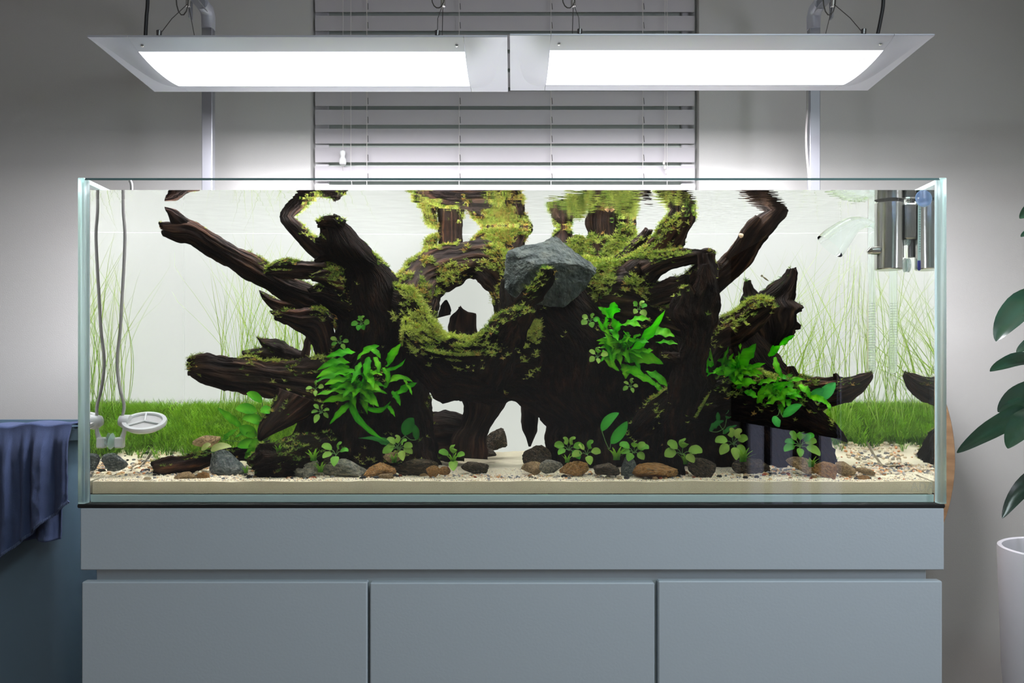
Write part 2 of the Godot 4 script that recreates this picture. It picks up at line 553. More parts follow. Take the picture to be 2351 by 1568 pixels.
func build_room_things() -> void:
	# the blind: slats, ladder cords, lift cords with a tassel
	var bz := WALL_Z - 0.024
	var b := thing("window_blind", Vector3(-0.025, 0.97, bz), "white venetian blind closed over the window behind the aquarium", "blind")
	var slat := st()
	# a slat is a shallow arc turned nearly upright, its lower edge towards the room
	var wdt := 0.0500
	var prof := []
	for i in 7:
		var u := i / 6.0 - 0.5
		prof.append(Vector2(u * wdt, 0.0018 - 0.0072 * u * u))
	var tilt := deg_to_rad(92.0)
	var x := 0.648
	var out := []
	for p in prof: out.append(Vector2(p.x * cos(tilt) + p.y * sin(tilt), -p.x * sin(tilt) + p.y * cos(tilt)))
	for i in 6:
		var a: Vector2 = out[i]
		var c: Vector2 = out[i + 1]
		var th := Vector2(-sin(tilt), -cos(tilt)) * 0.0028
		slat.set_smooth_group(1)
		quad(slat, Vector3(-x, c.y, c.x), Vector3(x, c.y, c.x), Vector3(x, a.y, a.x), Vector3(-x, a.y, a.x))
		slat.set_smooth_group(2)
		quad(slat, Vector3(x, c.y + th.y, c.x + th.x), Vector3(-x, c.y + th.y, c.x + th.x), Vector3(-x, a.y + th.y, a.x + th.x), Vector3(x, a.y + th.y, a.x + th.x))
		slat.set_smooth_group(-1)
		for sg in [-1, 1]:
			var q := [Vector3(sg * x, a.y, a.x), Vector3(sg * x, c.y, c.x), Vector3(sg * x, c.y + th.y, c.x + th.x), Vector3(sg * x, a.y + th.y, a.x + th.x)]
			face(slat, Vector3(0, a.y, a.x), q)
	for a in [[out[0], 1], [out[6], -1]]:
		var th := Vector2(-sin(tilt), -cos(tilt)) * 0.0028
		face(slat, Vector3.ZERO, [Vector3(-x, a[0].y, a[0].x), Vector3(x, a[0].y, a[0].x), Vector3(x, a[0].y + th.y, a[0].x + th.x), Vector3(-x, a[0].y + th.y, a[0].x + th.x)])
	var sm := done(slat)
	var pitch := 0.0642
	# the fixed row in the photograph: a lower slat edge at row 287
	var ref := air(1176, 287, CAM_Z - bz - 0.01).y
	var first := ref - 9.0 * pitch
	for i in 22:
		var y := first + i * pitch + 0.03
		if y > 2.58 or y < 0.98: continue
		put("slat", sm, M.slat, b, Vector3(0, y - 0.97, 0))
	put("head_rail", box_mesh(Vector3(-x, 1.60, -0.028), Vector3(x, 1.65, 0.02), 0.003), M.slat, b)
	var z := 0.0175
	for px in [842, 1054, 1265, 1476]:
		var gx := air(px, 300, 2.455).x + 0.025
		var cs := st()
		tube(cs, [Vector3(gx, 0.02, z), Vector3(gx, 1.6, z)], 0.0011, 6)
		put("ladder_cord", done(cs), M.cord, b)
		var tab := st()
		for i in 22:
			var y := first + i * pitch + 0.03 - 0.97
			if y > 1.58 or y < 0.05: continue
			tube(tab, [Vector3(gx + 0.003, y - 0.004, z - 0.002), Vector3(gx + 0.0045, y - 0.027, z + 0.002)], 0.0011, 5)
		put("route_hole_cord", done(tab), M.wire, b).set_meta("kind", "stuff")
	for a in [[787, 345], [805, 600], [1527, 370], [1532, 600]]:
		var top := air(a[0], 0, 2.45)
		var low := air(a[0] + (15 if a[0] == 805 else 0), a[1], 2.45)
		var cs := st()
		tube(cs, [Vector3(top.x + 0.025, 1.6, z + 0.004), Vector3(top.x + 0.025, 0.9, z + 0.004), Vector3(low.x + 0.025, low.y - 0.97, z + 0.004)], 0.001, 6)
		var cd := put("lift_cord", done(cs), M.cord, b)
		if a[0] == 787:
			var ts := st()
			lathe(ts, [Vector2(0.0, -0.05), Vector2(0.0105, -0.048), Vector2(0.0125, -0.04), Vector2(0.0112, -0.031), Vector2(0.0075, -0.025), Vector2(0.0075, -0.019), Vector2(0.0095, -0.012), Vector2(0.009, -0.004), Vector2(0.004, 0.0), Vector2(0.0, 0.001)], Vector3(low.x + 0.025, low.y - 0.97, z + 0.008), 18)
			put("tassel", done(ts), M.tassel, cd)
		elif a[0] == 1527:
			for k in 3:
				var ts := st()
				lathe(ts, [Vector2(0.0, -0.012), Vector2(0.003, -0.011), Vector2(0.0042, -0.004), Vector2(0.002, 0.002), Vector2(0.0, 0.003)], Vector3(low.x + 0.025 + 0.004 * (k - 1), low.y - 0.97 - 0.016 * k, z + 0.005), 10)
				put("knot", done(ts), M.cord, cd)


func build_lamps() -> void:
	# the stand: two square posts behind the aquarium, elbows and arms that reach forward over it, a bar between the arms
	var post_z := CAM_Z - 2.2
	var arm_y := CAM_Y + 1.124
	var front_z := -0.16
	for sd in [-1, 1]:
		var x: float = (478.5 - CX) / F * 2.2 if sd < 0 else (1868.0 - CX) / F * 2.2
		var p := thing("lamp_stand", Vector3(x, 0, post_z), "brushed metal lamp stand rising behind the %s end of the aquarium" % ("towel" if sd < 0 else "potted plant"), "lamp stand", "brushed metal stands of the hanging lamps")
		put("post", box_mesh(Vector3(-0.016, 0, -0.012), Vector3(0.016, arm_y - 0.03, 0.012), 0.002), M.alu, p)
		var cs := st()
		tube(cs, [Vector3(0, arm_y - 0.05, 0), Vector3(0, arm_y - 0.012, 0), Vector3(0, arm_y + 0.004, 0.012), Vector3(0, arm_y + 0.006, 0.05)], [0.0195, 0.0205, 0.0205, 0.0195], 18)
		put("elbow", done(cs), M.lamp_body, p)
		var s := st()
		box(s, Vector3(-0.012, arm_y - 0.012, 0.02), Vector3(0.012, arm_y + 0.012, front_z - post_z), 0.002)
		put("arm", done(s), M.alu, p)
		put("bracket", box_mesh(Vector3(-0.019 if sd < 0 else 0.014, arm_y - 0.06, 0.075), Vector3(-0.014 if sd < 0 else 0.019, arm_y - 0.008, 0.095), 0.001), M.alu, p)
		for k in 2:
			put("foot_clamp", box_mesh(Vector3(-0.024, 0.3 + 0.4 * k, -0.02), Vector3(0.024, 0.34 + 0.4 * k, 0.02), 0.003), M.alu, p)
	var bar := put("hanging_bar", tube_mesh([Vector3(-0.95, arm_y + 0.024, -0.34), Vector3(0.95, arm_y + 0.024, -0.34)], 0.012, 14), M.alu)
	tag(bar, "round metal bar across the two lamp stands that the lamps hang from", "rail")
	# the two lamps
	var g := 1.0
	build_lamp(-1, -0.986 * g, -0.0115 * g, -0.892 * g, -0.113 * g, 0.0, [-0.823 * g, -0.176 * g])
	build_lamp(1, -0.0055 * g, 0.980 * g, 0.09 * g, 0.886 * g, 0.0035, [0.155 * g, 0.815 * g])
	# power cords
	for a in [[339, 0, 337, 82, 1.74], [2028, 0, 2014, 80, 1.74]]:
		var p0 := air(a[0], a[1], a[4])
		var p1 := air(a[2], a[3], a[4])
		var path := smooth_path([Vector3(p0.x, CEIL_Y, p0.z), p0 + Vector3(0, 0.1, 0), p0, (p0 + p1) / 2.0 + Vector3(0.002 * sign(p0.x), 0, 0), Vector3(p1.x - 0.004, 1.965, p1.z)])
		tag(put("power_cable", tube_mesh(path, 0.0042, 10), M.black), "dark power cord running up from the %s end of the %s lamp" % (["outer", "left"] if a[0] < 1000 else ["outer", "right"]), "cord", "power cords of the hanging lamps")
	var pc := smooth_path([air(1852, 120, 2.17), air(1854, 240, 2.17), air(1851, 300, 2.17), air(1852, 350, 2.17), air(1858, 420, 2.17), air(1860, 520, 2.17), air(1858, 1100, 2.17)])
	tag(put("power_cable", tube_mesh(pc, 0.0035, 8), M.rubber_grey), "thin grey cord hanging beside the right lamp stand", "cord")


func build_lamp(sd: int, x0: float, x1: float, s0: float, s1: float, up: float, hang: Array) -> void:
	# x0..x1 the whole lamp, s0..s1 its straight middle; the underside is a shallow arc that flattens towards both ends
	var y := CAM_Y + 0.803 + up
	var zf := CAM_Z - 1.68
	var zb := CAM_Z - 1.997
	var o := thing("hanging_lamp", Vector3(0, y, 0), "long silver hanging lamp over the %s half of the aquarium, its wide panel glowing white" % ("left" if sd < 0 else "right"), "lamp", "long silver hanging lamps")
	var sag := func(u: float) -> float: return -0.0235 * (1.0 - pow(abs(u * 2.0 - 1.0), 2.2)) + 0.009 * u
	var lit0 := 0.155
	var lit1 := 0.82
	var strip := func(s: SurfaceTool, xa: float, xb: float, ka: float, kb: float, ua: float, ub: float, nx: int, nu: int) -> void:
		s.set_smooth_group(1)
		for i in nx:
			for j in nu:
				var q := []
				for c in [[0, 0], [1, 0], [1, 1], [0, 1]]:
					var f := float(i + c[0]) / nx
					var u: float = lerp(ua, ub, float(j + c[1]) / nu)
					var k: float = lerp(ka, kb, f)
					k = k * k * (3.0 - 2.0 * k)
					q.append(Vector3(lerp(xa, xb, f), sag.call(u) * k + 0.009 * u * (1.0 - k), lerp(zf, zb, u)))
				quad(s, q[0], q[3], q[2], q[1])
	var s := st()
	strip.call(s, s0, s1, 1.0, 1.0, 0.0, lit0, 1, 5)
	strip.call(s, s0, s1, 1.0, 1.0, lit1, 1.0, 1, 5)
	# upper side and rims
	s.set_smooth_group(-1)
	box(s, Vector3(s0, 0.0005, zb), Vector3(s1, 0.0045, zf), 0.0004)
	put("lamp_body", done(s), M.lamp_body, o)
	for e in [[x0, s0 - 0.0006, 0.0, 1.0], [s1 + 0.0006, x1, 1.0, 0.0]]:
		s = st()
		strip.call(s, e[0], e[1], e[2], e[3], 0.0, 1.0, 10, 20)
		box(s, Vector3(e[0], 0.0005, zb), Vector3(e[1], 0.0045, zf), 0.0004)
		put("end_cap", done(s), M.lamp_body, o)
	s = st()
	strip.call(s, s0, s1, 1.0, 1.0, lit0, lit1, 1, 16)
	put("light_panel", done(s), M.lamp_glow, o)
	for x in [s0 + 0.02, s1 - 0.018]:
		s = st()
		lathe(s, [Vector2(0, -0.002), Vector2(0.0025, -0.0018), Vector2(0.004, 0.0)], Vector3(x, sag.call(0.085) - 0.001, lerp(zf, zb, 0.085)), 12)
		put("screw", done(s), M.steel, o)
	put("top_box", box_mesh(Vector3(s0 + 0.06, 0.0045, zb + 0.07), Vector3(s1 - 0.06, 0.022, zf - 0.07), 0.004), M.lamp_body, o)
	for hx in hang:
		var apex := Vector3(hx, CAM_Y + 0.965 - y, -0.34)
		var w := st()
		for e in [Vector3(hx + 0.002, 0.006, zf - 0.004), Vector3(hx - 0.006, 0.006, zb + 0.02)]:
			tube(w, [apex, apex.lerp(e, 0.5) + Vector3(0.006 * sign(hx), 0, 0), e], 0.0009, 6)
		tube(w, [apex, Vector3(hx, CAM_Y + 1.148 - y, -0.34)], 0.0012, 6)
		put("hanging_wire", done(w), M.wire, o)
		w = st()
		var lp := []
		for k in 15:
			var a := TAU * k / 14.0
			lp.append(apex + Vector3(-0.012 - 0.016 * cos(a) * (1 if hx < 0 else -1), 0.012 + 0.045 * sin(a) * (0.6 if abs(hx) < 0.4 else 1.0), 0.006))
		tube(w, lp, 0.0015, 6)
		put("wire_loop", done(w), M.wire, o)
		w = st()
		lathe(w, [Vector2(0, 0.0), Vector2(0.0055, 0.0), Vector2(0.006, 0.012), Vector2(0.003, 0.014), Vector2(0.0, 0.0142)], Vector3(hx + 0.002, 0.004, zf - 0.004), 14)
		put("wire_grip", done(w), M.steel_dark, o)
		w = st()
		lathe(w, [Vector2(0, -0.009), Vector2(0.006, -0.008), Vector2(0.006, 0.008), Vector2(0.0, 0.009)], apex, 12)
		put("wire_grip", done(w), M.steel, o)
	if sd > 0:   # the lettering on the lamp's panel
		var tm := TextMesh.new()
		tm.text = "210"
		tm.font_size = 32
		tm.pixel_size = 0.00036
		tm.depth = 0.0004
		var to := put("lettering", tm, M.cord, o, Vector3(0.853, sag.call(0.27) - 0.0008, lerp(zf, zb, 0.27)))
		to.rotation = Vector3(PI / 2, deg_to_rad(-58), 0)
	for k in 2:   # the panel is bowed, so each half sends its light a little outwards
		var l := AreaLight3D.new()
		l.name = "hanging_lamp_beam"
		var mid: float = lerp(lit0, lit1, 0.25 + 0.5 * k)
		l.area_size = Vector2(s1 - s0 - 0.004, (lit1 - lit0) * (zf - zb) / 2.0)
		l.light_color = Color(0.985, 0.97, 1.0)
		l.light_energy = 4.9 if k == 0 else 2.75
		l.shadow_enabled = true
		l.position = Vector3((s0 + s1) / 2.0, y - 0.025, lerp(zf, zb, mid))
		l.rotation = Vector3(-PI / 2 + deg_to_rad(-3.0 if k == 0 else 8.0), 0, 0)
		add_child(l, true)


func build_cabinet() -> void:
	var t := 1.5
	var o := thing("aquarium_cabinet", Vector3(0, 0, 0), "light grey cabinet with three plain doors under the aquarium", "cabinet")
	var xl := air(184, 0, t).x
	var xr := air(2168, 0, t).x
	var y0 := air(0, 1309, t).y
	var top := BASE_Y - 0.0085
	put("top_panel", box_mesh(Vector3(xl, y0, -0.66), Vector3(xr, top, 0), 0.002), M.cabinet, o)
	put("body", box_mesh(Vector3(air(207, 0, t).x, 0, -0.64), Vector3(air(2141, 0, t).x, y0, -0.022), 0.002), M.cabinet_in, o)
	for d in [[187, 843, 1336], [849, 1503, 1338], [1511, 2164, 1334]]:
		put("door", box_mesh(Vector3(air(d[0], 0, t).x, 0.06, -0.02), Vector3(air(d[1], 0, t).x, air(0, d[2], t).y, 0.0), 0.0025), M.cabinet, o)
	put("plinth", box_mesh(Vector3(air(215, 0, t).x, 0, -0.05), Vector3(air(2132, 0, t).x, 0.06, -0.03)), M.cabinet_in, o)
	var mt := tag(put("foam_mat", box_mesh(Vector3(-0.901, BASE_Y - 0.0085, -0.66), Vector3(0.897, BASE_Y - 0.0002, 0.001), 0.002), M.foam), "thin black foam mat between the aquarium and the cabinet", "mat")


# ---------------------------------------------------------------- the aquarium

func build_tank() -> void:
	var o := thing("aquarium", Vector3(0, 0, 0), "large frameless glass aquarium on the grey cabinet", "aquarium")
	var zb := -GLASS - DEPTH - 0.002
	put("bottom_pane", box_mesh(Vector3(-TANK_W + 0.0145, BASE_Y, zb), Vector3(TANK_W - 0.0145, FLOOR_Y - 0.0004, -GLASS - 0.0005), 0.001), M.edge, o)
	# panes: two clear faces each; their ends show as pale aqua bands
	var s := st()
	quad(s, Vector3(-TANK_W + 0.015, BASE_Y, 0), Vector3(TANK_W - 0.015, BASE_Y, 0), Vector3(TANK_W - 0.015, RIM_Y - 0.002, 0), Vector3(-TANK_W + 0.015, RIM_Y - 0.002, 0))
	put("front_pane", done(s), M.clear, o)
	var tm := TextMesh.new()   # the faint mark etched into the pane's lower right corner
	tm.text = "ADA"
	tm.font_size = 32
	tm.pixel_size = 0.00075
	tm.depth = 0.0003
	put("etched_mark", tm, clear_mat(0.07, Color(0.75, 0.78, 0.74)), o, air(2118, 1116, 1.5) + Vector3(0, 0, 0.0004))
	s = st()
	s.set_smooth_group(-1)
	var b := [Vector3(-TANK_W + 0.015, RIM_Y - 0.0055, 0.0004), Vector3(TANK_W - 0.015, RIM_Y - 0.0055, 0.0004), Vector3(TANK_W - 0.015, RIM_Y - 0.0005, -0.0016), Vector3(-TANK_W + 0.015, RIM_Y - 0.0005, -0.0016)]
	quad(s, b[0], b[1], b[2], b[3])
	quad(s, b[3], b[2], b[2] + Vector3(0, 0, -0.0168), b[3] + Vector3(0, 0, -0.0168))
	put("pane_edge", done(s), M.edge_dark, o)
	for sd in [-1, 1]:
		s = st()
		var xo: float = sd * TANK_W
		quad(s, Vector3(xo, BASE_Y, zb), Vector3(xo, BASE_Y, -GLASS), Vector3(xo, RIM_Y, -GLASS), Vector3(xo, RIM_Y, zb))
		put("side_pane", done(s), M.clear, o)
		s = st()
		box(s, Vector3(min(sd * (IN_W + 0.0003), xo), BASE_Y, -GLASS), Vector3(max(sd * (IN_W + 0.0003), xo), RIM_Y, 0.0), 0.0012)
		put("pane_edge", done(s), M.edge_front, o)
		s = st()   # top edge of the side pane
		box(s, Vector3(min(sd * (IN_W + 0.0003), xo), RIM_Y - 0.003, zb), Vector3(max(sd * (IN_W + 0.0003), xo), RIM_Y, -GLASS - 0.0005), 0.001)
		put("pane_edge", done(s), M.edge, o)
	s = st()
	quad(s, Vector3(-TANK_W, TOP_Y + 0.001, zb - 0.015), Vector3(TANK_W, TOP_Y + 0.001, zb - 0.015), Vector3(TANK_W, RIM_Y, zb - 0.015), Vector3(-TANK_W, RIM_Y, zb - 0.015))
	put("back_pane", done(s), M.clear, o)
	# the lit background sheet on the back of the water, and its lamp housing behind
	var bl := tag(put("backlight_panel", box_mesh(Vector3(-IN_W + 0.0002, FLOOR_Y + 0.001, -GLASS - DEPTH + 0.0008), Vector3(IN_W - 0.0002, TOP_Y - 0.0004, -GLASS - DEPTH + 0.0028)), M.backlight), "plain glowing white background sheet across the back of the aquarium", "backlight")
	var a := AreaLight3D.new()
	a.name = "backlight_beam"
	a.area_size = Vector2(1.74, 0.6)
	a.light_color = Color(0.97, 0.985, 0.955)
	a.light_energy = 0.001
	a.shadow_enabled = true
	a.position = Vector3(0, 1.23, -GLASS - DEPTH + 0.0034)
	a.rotation = Vector3(0, PI, 0)
	add_child(a, true)
	# the water, a closed block; its top carries small ripples, stronger near the outflow
	var nx := 420
	var ny := 150
	var v := PackedVector3Array()
	var idx := PackedInt32Array()
	var zf := -GLASS
	var zr := -GLASS - DEPTH
	for j in ny + 1:
		for i in nx + 1:
			var x := -IN_W + 2.0 * IN_W * i / nx
			var z: float = lerp(zf, zr, float(j) / ny)
			var edge: float = min(min(i, nx - i), min(j, ny - j)) / 3.0
			var strong := exp(-pow((x - 0.42) / 0.28, 2.0) - pow((z + 0.28) / 0.28, 2.0))
			var h := nz2.get_noise_3d(x * 14.0, z * 14.0, 3.3) * 0.00022 + strong * (nz2.get_noise_3d(x * 26.0, z * 60.0, 9.1) * 0.0010)
			v.append(Vector3(x, TOP_Y + h * clampf(edge, 0.0, 1.0), z))
	for j in ny:
		for i in nx:
			var k := j * (nx + 1) + i
			idx.append_array([k, k + 1, k + nx + 2, k, k + nx + 2, k + nx + 1])
	var top := raw_mesh(v, idx)
	var sides := st()
	sides.set_smooth_group(-1)
	var c := []
	for q in [Vector3(-IN_W, FLOOR_Y, zf), Vector3(IN_W, FLOOR_Y, zf), Vector3(IN_W, FLOOR_Y, zr), Vector3(-IN_W, FLOOR_Y, zr)]:
		c.append(q)
	for k in 4:
		var p: Vector3 = c[k]
		var q: Vector3 = c[(k + 1) % 4]
		quad(sides, p, q, Vector3(q.x, TOP_Y, q.z), Vector3(p.x, TOP_Y, p.z))
	quad(sides, c[3], c[2], c[1], c[0])
	sides.generate_normals()
	tag(put("aquarium_water", sides.commit(top), M.water), "clear water filling the aquarium to just below its rim", "water", "", "stuff")


func build_equipment() -> void:
	# carbon dioxide diffuser on the left pane, with its hose
	var z := 0.11
	var c := wat(332, 969, z)
	var d := thing("diffuser", c, "white plastic disc diffuser with suction cup on the left pane of the aquarium", "diffuser")
	var u := (wat(333, 969, z) - wat(332, 969, z)).length()   # metres in a pixel there
	var r := 50.0 * u
	var tilt := Basis(Vector3.RIGHT, 0.40) * Basis(Vector3.BACK, -0.05)
	var s := st()
	lathe(s, [Vector2(r * 0.5, -0.012), Vector2(r * 0.80, -0.011), Vector2(r * 0.97, -0.005), Vector2(r, 0.0), Vector2(r * 0.97, 0.004), Vector2(r * 0.80, 0.0045), Vector2(r * 0.77, 0.001)], Vector3.ZERO, 40, tilt)
	put("ring", done(s), M.white_plastic, d)
	s = st()
	lathe(s, [Vector2(r * 0.6, -0.012), Vector2(r * 0.1, -0.013)], Vector3.ZERO, 30, tilt)
	put("base", done(s), M.white_plastic, d)
	s = st()
	lathe(s, [Vector2(r * 0.78, 0.0), Vector2(0.0005, 0.0012)], Vector3.ZERO, 40, tilt)
	put("membrane", done(s), M.mesh_white, d)
	for k in 3:
		var an := TAU * k / 3.0 + 0.3
		s = st()
		tube(s, [tilt * Vector3(0, 0.003, 0), tilt * Vector3(cos(an) * r * 0.82, 0.003, sin(an) * r * 0.82)], 0.0022, 8)
		put("spoke", done(s), M.white_plastic, d)
	s = st()   # the neck that leads to the hose
	tube(s, [tilt * Vector3(-r * 0.70, -0.002, 0), tilt * Vector3(-r * 1.0, 0.0, 0), tilt * Vector3(-r * 1.16, 0.001, 0), tilt * Vector3(-r * 1.20, 0.001, 0)], [0.017, 0.0145, 0.011, 0.004], 18)
	put("neck", done(s), M.white_plastic, d)
	s = st()
	var arm := wat(281, 985, z) - c
	tube(s, [Vector3(arm.x + 0.006, arm.y + 0.012, 0), Vector3(arm.x + 0.004, arm.y - 0.006, 0), Vector3(arm.x, arm.y - 0.02, 0), Vector3(arm.x - 0.004, arm.y - 0.03, 0)], [0.004, 0.0045, 0.006, 0.008], 10)
	put("arm", done(s), M.white_plastic, d)
	var cup := Vector3(-IN_W - c.x + 0.0008, arm.y - 0.028, 0)
	s = st()
	box(s, Vector3(arm.x - 0.015, arm.y - 0.042, -0.011), Vector3(arm.x + 0.003, arm.y - 0.018, 0.011), 0.003)
	put("cup_holder", done(s), M.white_plastic, d)
	s = st()
	tube(s, [cup, Vector3(arm.x - 0.014, arm.y - 0.03, 0)], [0.020, 0.006], 20)
	put("suction_cup", done(s), M.cup_pale, d)
	var hose := smooth_path([Vector3(-0.860, TOP_Y + 0.05, -0.13), wat(284, 420, 0.11), wat(283, 480, 0.11), wat(287, 540, 0.11), wat(284, 620, 0.11), wat(280, 690, 0.11), wat(276, 760, 0.11), wat(269, 830, 0.11), wat(275, 890, 0.11), wat(285, 930, 0.11), c + tilt * Vector3(-r * 0.98, 0.013, 0)], 6)
	tag(put("air_hose", tube_mesh(hose, 0.0034, 10), M.rubber_grey), "grey hose hanging down to the white disc diffuser", "hose")

	# steel surface skimmer hung on the right pane
	z = 0.14
	var a := wat(2040, 470, z)
	var low := wat(2040, 620, z)
	u = (wat(2041, 520, z) - wat(2040, 520, z)).length()
	r = 31.0 * u
	var k := thing("surface_skimmer", Vector3(a.x, low.y, a.z), "brushed steel cylinder skimmer hanging in the right end of the aquarium", "skimmer")
	var hgt := TOP_Y - low.y
	s = st()
	lathe(s, [Vector2(0.0, 0.0), Vector2(r - 0.002, 0.0), Vector2(r, 0.002), Vector2(r, hgt - 0.004)], Vector3.ZERO, 36)
	put("cylinder", done(s), M.steel, k)
	s = st()
	tube(s, [Vector3(-r * 0.8, 0.042, 0.012), Vector3(-r - 0.012, 0.042, 0.012)], 0.009, 16)
	tube(s, [Vector3(-r - 0.012, 0.042, 0.012), Vector3(-r - 0.021, 0.0375, 0.012)], [0.009, 0.004], 16)
	put("outlet", done(s), M.steel, k)
	s = st()
	tube(s, [Vector3(r + 0.003, 0.03, -0.016), Vector3(r + 0.003, hgt, -0.016)], 0.007, 14)
	put("rod", done(s), M.steel_dark, k)
	put("bracket", box_mesh(Vector3(r + 0.002, hgt - 0.085, -0.02), Vector3(r + 0.02, hgt - 0.005, 0.014), 0.003), M.steel, k)
	put("hanger", box_mesh(Vector3(r + 0.012, hgt - 0.004, -0.012), Vector3(IN_W - a.x - 0.001, hgt - 0.001, 0.008), 0.001), M.steel, k)
	for q in [[0.0, 0.005], [0.06, 0.005]]:
		s = st()
		lathe(s, [Vector2(0.0, 0.0), Vector2(0.015, 0.0005), Vector2(0.016, 0.004), Vector2(0.006, 0.008), Vector2(0.0, 0.009)], Vector3(IN_W - a.x - 0.0006, 0.012 + q[0], -0.012), 22, Basis(Vector3.BACK, PI / 2))
		put("suction_cup", done(s), M.cup_pale, k)

	# glass outflow and inflow pipes
	z = 0.24
	var g := st()
	var bend := smooth_path([wat(2058, 440, z), wat(2057, 470, z), wat(2052, 500, z), wat(2035, 518, z), wat(2012, 520, z)], 6)
	tube(g, bend, 0.0062, 14, false)
	var mouth := smooth_path([wat(2012, 520, z), wat(1985, 512, z), wat(1955, 520, z), wat(1925, 545, z), wat(1905, 566, z)], 6)
	var rr := []
	for i in mouth.size(): rr.append(lerp(0.0062, 0.036, smoothstep(0.0, 1.0, pow(float(i) / (mouth.size() - 1), 0.9))))
	tube(g, mouth, rr, 24, false)
	var over := [wat(2058, 440, z)]
	over.append_array([Vector3(over[0].x, RIM_Y + 0.012, over[0].z), Vector3(over[0].x + 0.03, RIM_Y + 0.028, over[0].z), Vector3(IN_W + 0.005, RIM_Y + 0.024, over[0].z), Vector3(TANK_W + 0.01, RIM_Y + 0.004, over[0].z), Vector3(TANK_W + 0.012, RIM_Y - 0.08, over[0].z)])
	tube(g, smooth_path(over, 6), 0.0062, 14, false)
	tag(put("outflow_pipe", done(g), M.glassware), "clear glass outflow pipe with trumpet mouth left of the steel skimmer", "pipe")
	z = 0.30
	g = st()
	var x0 := wat(2001, 700, z)
	var pts := [wat(2001, 445, z), wat(2001, 560, z), wat(2001, 700, z), wat(2001, 850, z)]
	for q in pts.size(): pts[q] = Vector3(x0.x, pts[q].y, x0.z)
	tube(g, pts, 0.0092, 18, false)
	lathe(g, [Vector2(0.0, -0.0092), Vector2(0.005, -0.0075), Vector2(0.0085, -0.003), Vector2(0.0092, 0.0)], pts[3], 18)
	var inflow := tag(put("inflow_pipe", done(g), M.glassware), "clear slotted glass inflow pipe ending beside the tip of the mossy right branch", "pipe")
	for i in 26:
		g = st()
		var y: float = wat(2001, 846, z).y + i * 0.0062
		var rg := []
		for q in 9:
			var an := PI * 0.15 + PI * 0.7 * q / 8.0
			rg.append(Vector3(x0.x + cos(an) * 0.0094, y, x0.z + sin(an) * 0.0094))
		tube(g, rg, 0.00045, 5)
		put("slot", done(g), M.slot, inflow)

	# thermometer on the front pane
	z = 0.004
	var tc := wat(2120, 456, z)
	var th := thing("thermometer", tc, "thin glass thermometer with blue tip on a round suction cup, right end of the aquarium", "thermometer")
	s = st()
	lathe(s, [Vector2(0.0, 0.0), Vector2(0.017, 0.0), Vector2(0.018, -0.0015), Vector2(0.013, -0.004), Vector2(0.007, -0.008), Vector2(0.006, -0.014), Vector2(0.0, -0.0145)], Vector3(0, 0, 0.003), 30, Basis(Vector3.RIGHT, PI / 2))
	put("suction_cup", done(s), M.cup, th)
	var b0 := wat(2115, 620, z) - tc
	s = st()
	tube(s, [Vector3(-0.004, -0.008, -0.011), Vector3(b0.x, b0.y + 0.02, -0.011)], 0.0032, 12)
	put("stem", done(s), M.cup_pale, th)
	s = st()
	tube(s, [Vector3(b0.x, b0.y + 0.021, -0.011), Vector3(b0.x, b0.y + 0.002, -0.011), Vector3(b0.x, b0.y, -0.011)], [0.0034, 0.0034, 0.001], 12)
	put("bulb", done(s), M.blue, th)
	s = st()
	for i in 18:
		box(s, Vector3(-0.0062, -0.022 - 0.0052 * i, -0.0078), Vector3(-0.0028 if i % 3 else -0.0018, -0.0213 - 0.0052 * i, -0.0074))
	put("scale_marks", done(s), M.ink, th)

	# small animals
	for q in [[1758, 640, 0.30, 0.9, 0.5], [1390, 424, -1, 0, 0]]:
		if q[2] < 0: continue
		var f := wat(q[0], q[1], q[2])
		s = st()
		var dr := Vector3(0.75, -0.62, 0.2).normalized()
		var bd := []
		var br := []
		for i in 9:
			var t := i / 8.0
			bd.append(f + dr * (t - 0.5) * 0.018)
			br.append(0.0002 + 0.0020 * pow(sin(PI * (0.12 + 0.80 * t)), 1.2))
		tube(s, bd, br, 10)
		var fo := put("fish", done(s), M.fish)
		tag(fo, "tiny brownish fish swimming above the dark ragged driftwood at the right", "fish")
		s = st()
		var tail: Vector3 = bd[0]
		box(s, Vector3(-0.005, -0.0025, -0.0003), Vector3(0.0, 0.0025, 0.0003), 0.0001, Transform3D(Basis(dr, Vector3(0.62, 0.75, 0), dr.cross(Vector3(0.62, 0.75, 0))).orthonormalized(), tail))
		put("tail", done(s), M.fish, fo)
	var sn := wat(1702, 541, 0.215)
	s = st()
	lathe(s, [Vector2(0.0, -0.0055), Vector2(0.0048, -0.003), Vector2(0.0055, 0.0), Vector2(0.004, 0.004), Vector2(0.0018, 0.0065), Vector2(0.0, 0.007)], sn, 14, Basis(Vector3.BACK, 0.9))
	tag(put("snail", done(s), M.snail), "small pale snail on the bare slanting branch at the right", "snail")
	sn = air(1391, 421, 1.75)
	s = st()
	for sd in [[-0.005, 0.2], [0.007, -0.25]]:
		lathe(s, [Vector2(0.001, -0.01), Vector2(0.006, -0.004), Vector2(0.0055, 0.004), Vector2(0.002, 0.009), Vector2(0.0, 0.010)], Vector3(sn.x + sd[0], TOP_Y + 0.004, sn.z), 12, Basis(Vector3.BACK, sd[1]))
	tag(put("wood_tip", done(s), mat(Color(0.80, 0.62, 0.46), 0.7)), "pale orange tip sticking out of the water surface above the central stone", "wood tip")


# ---------------------------------------------------------------- sand and soil

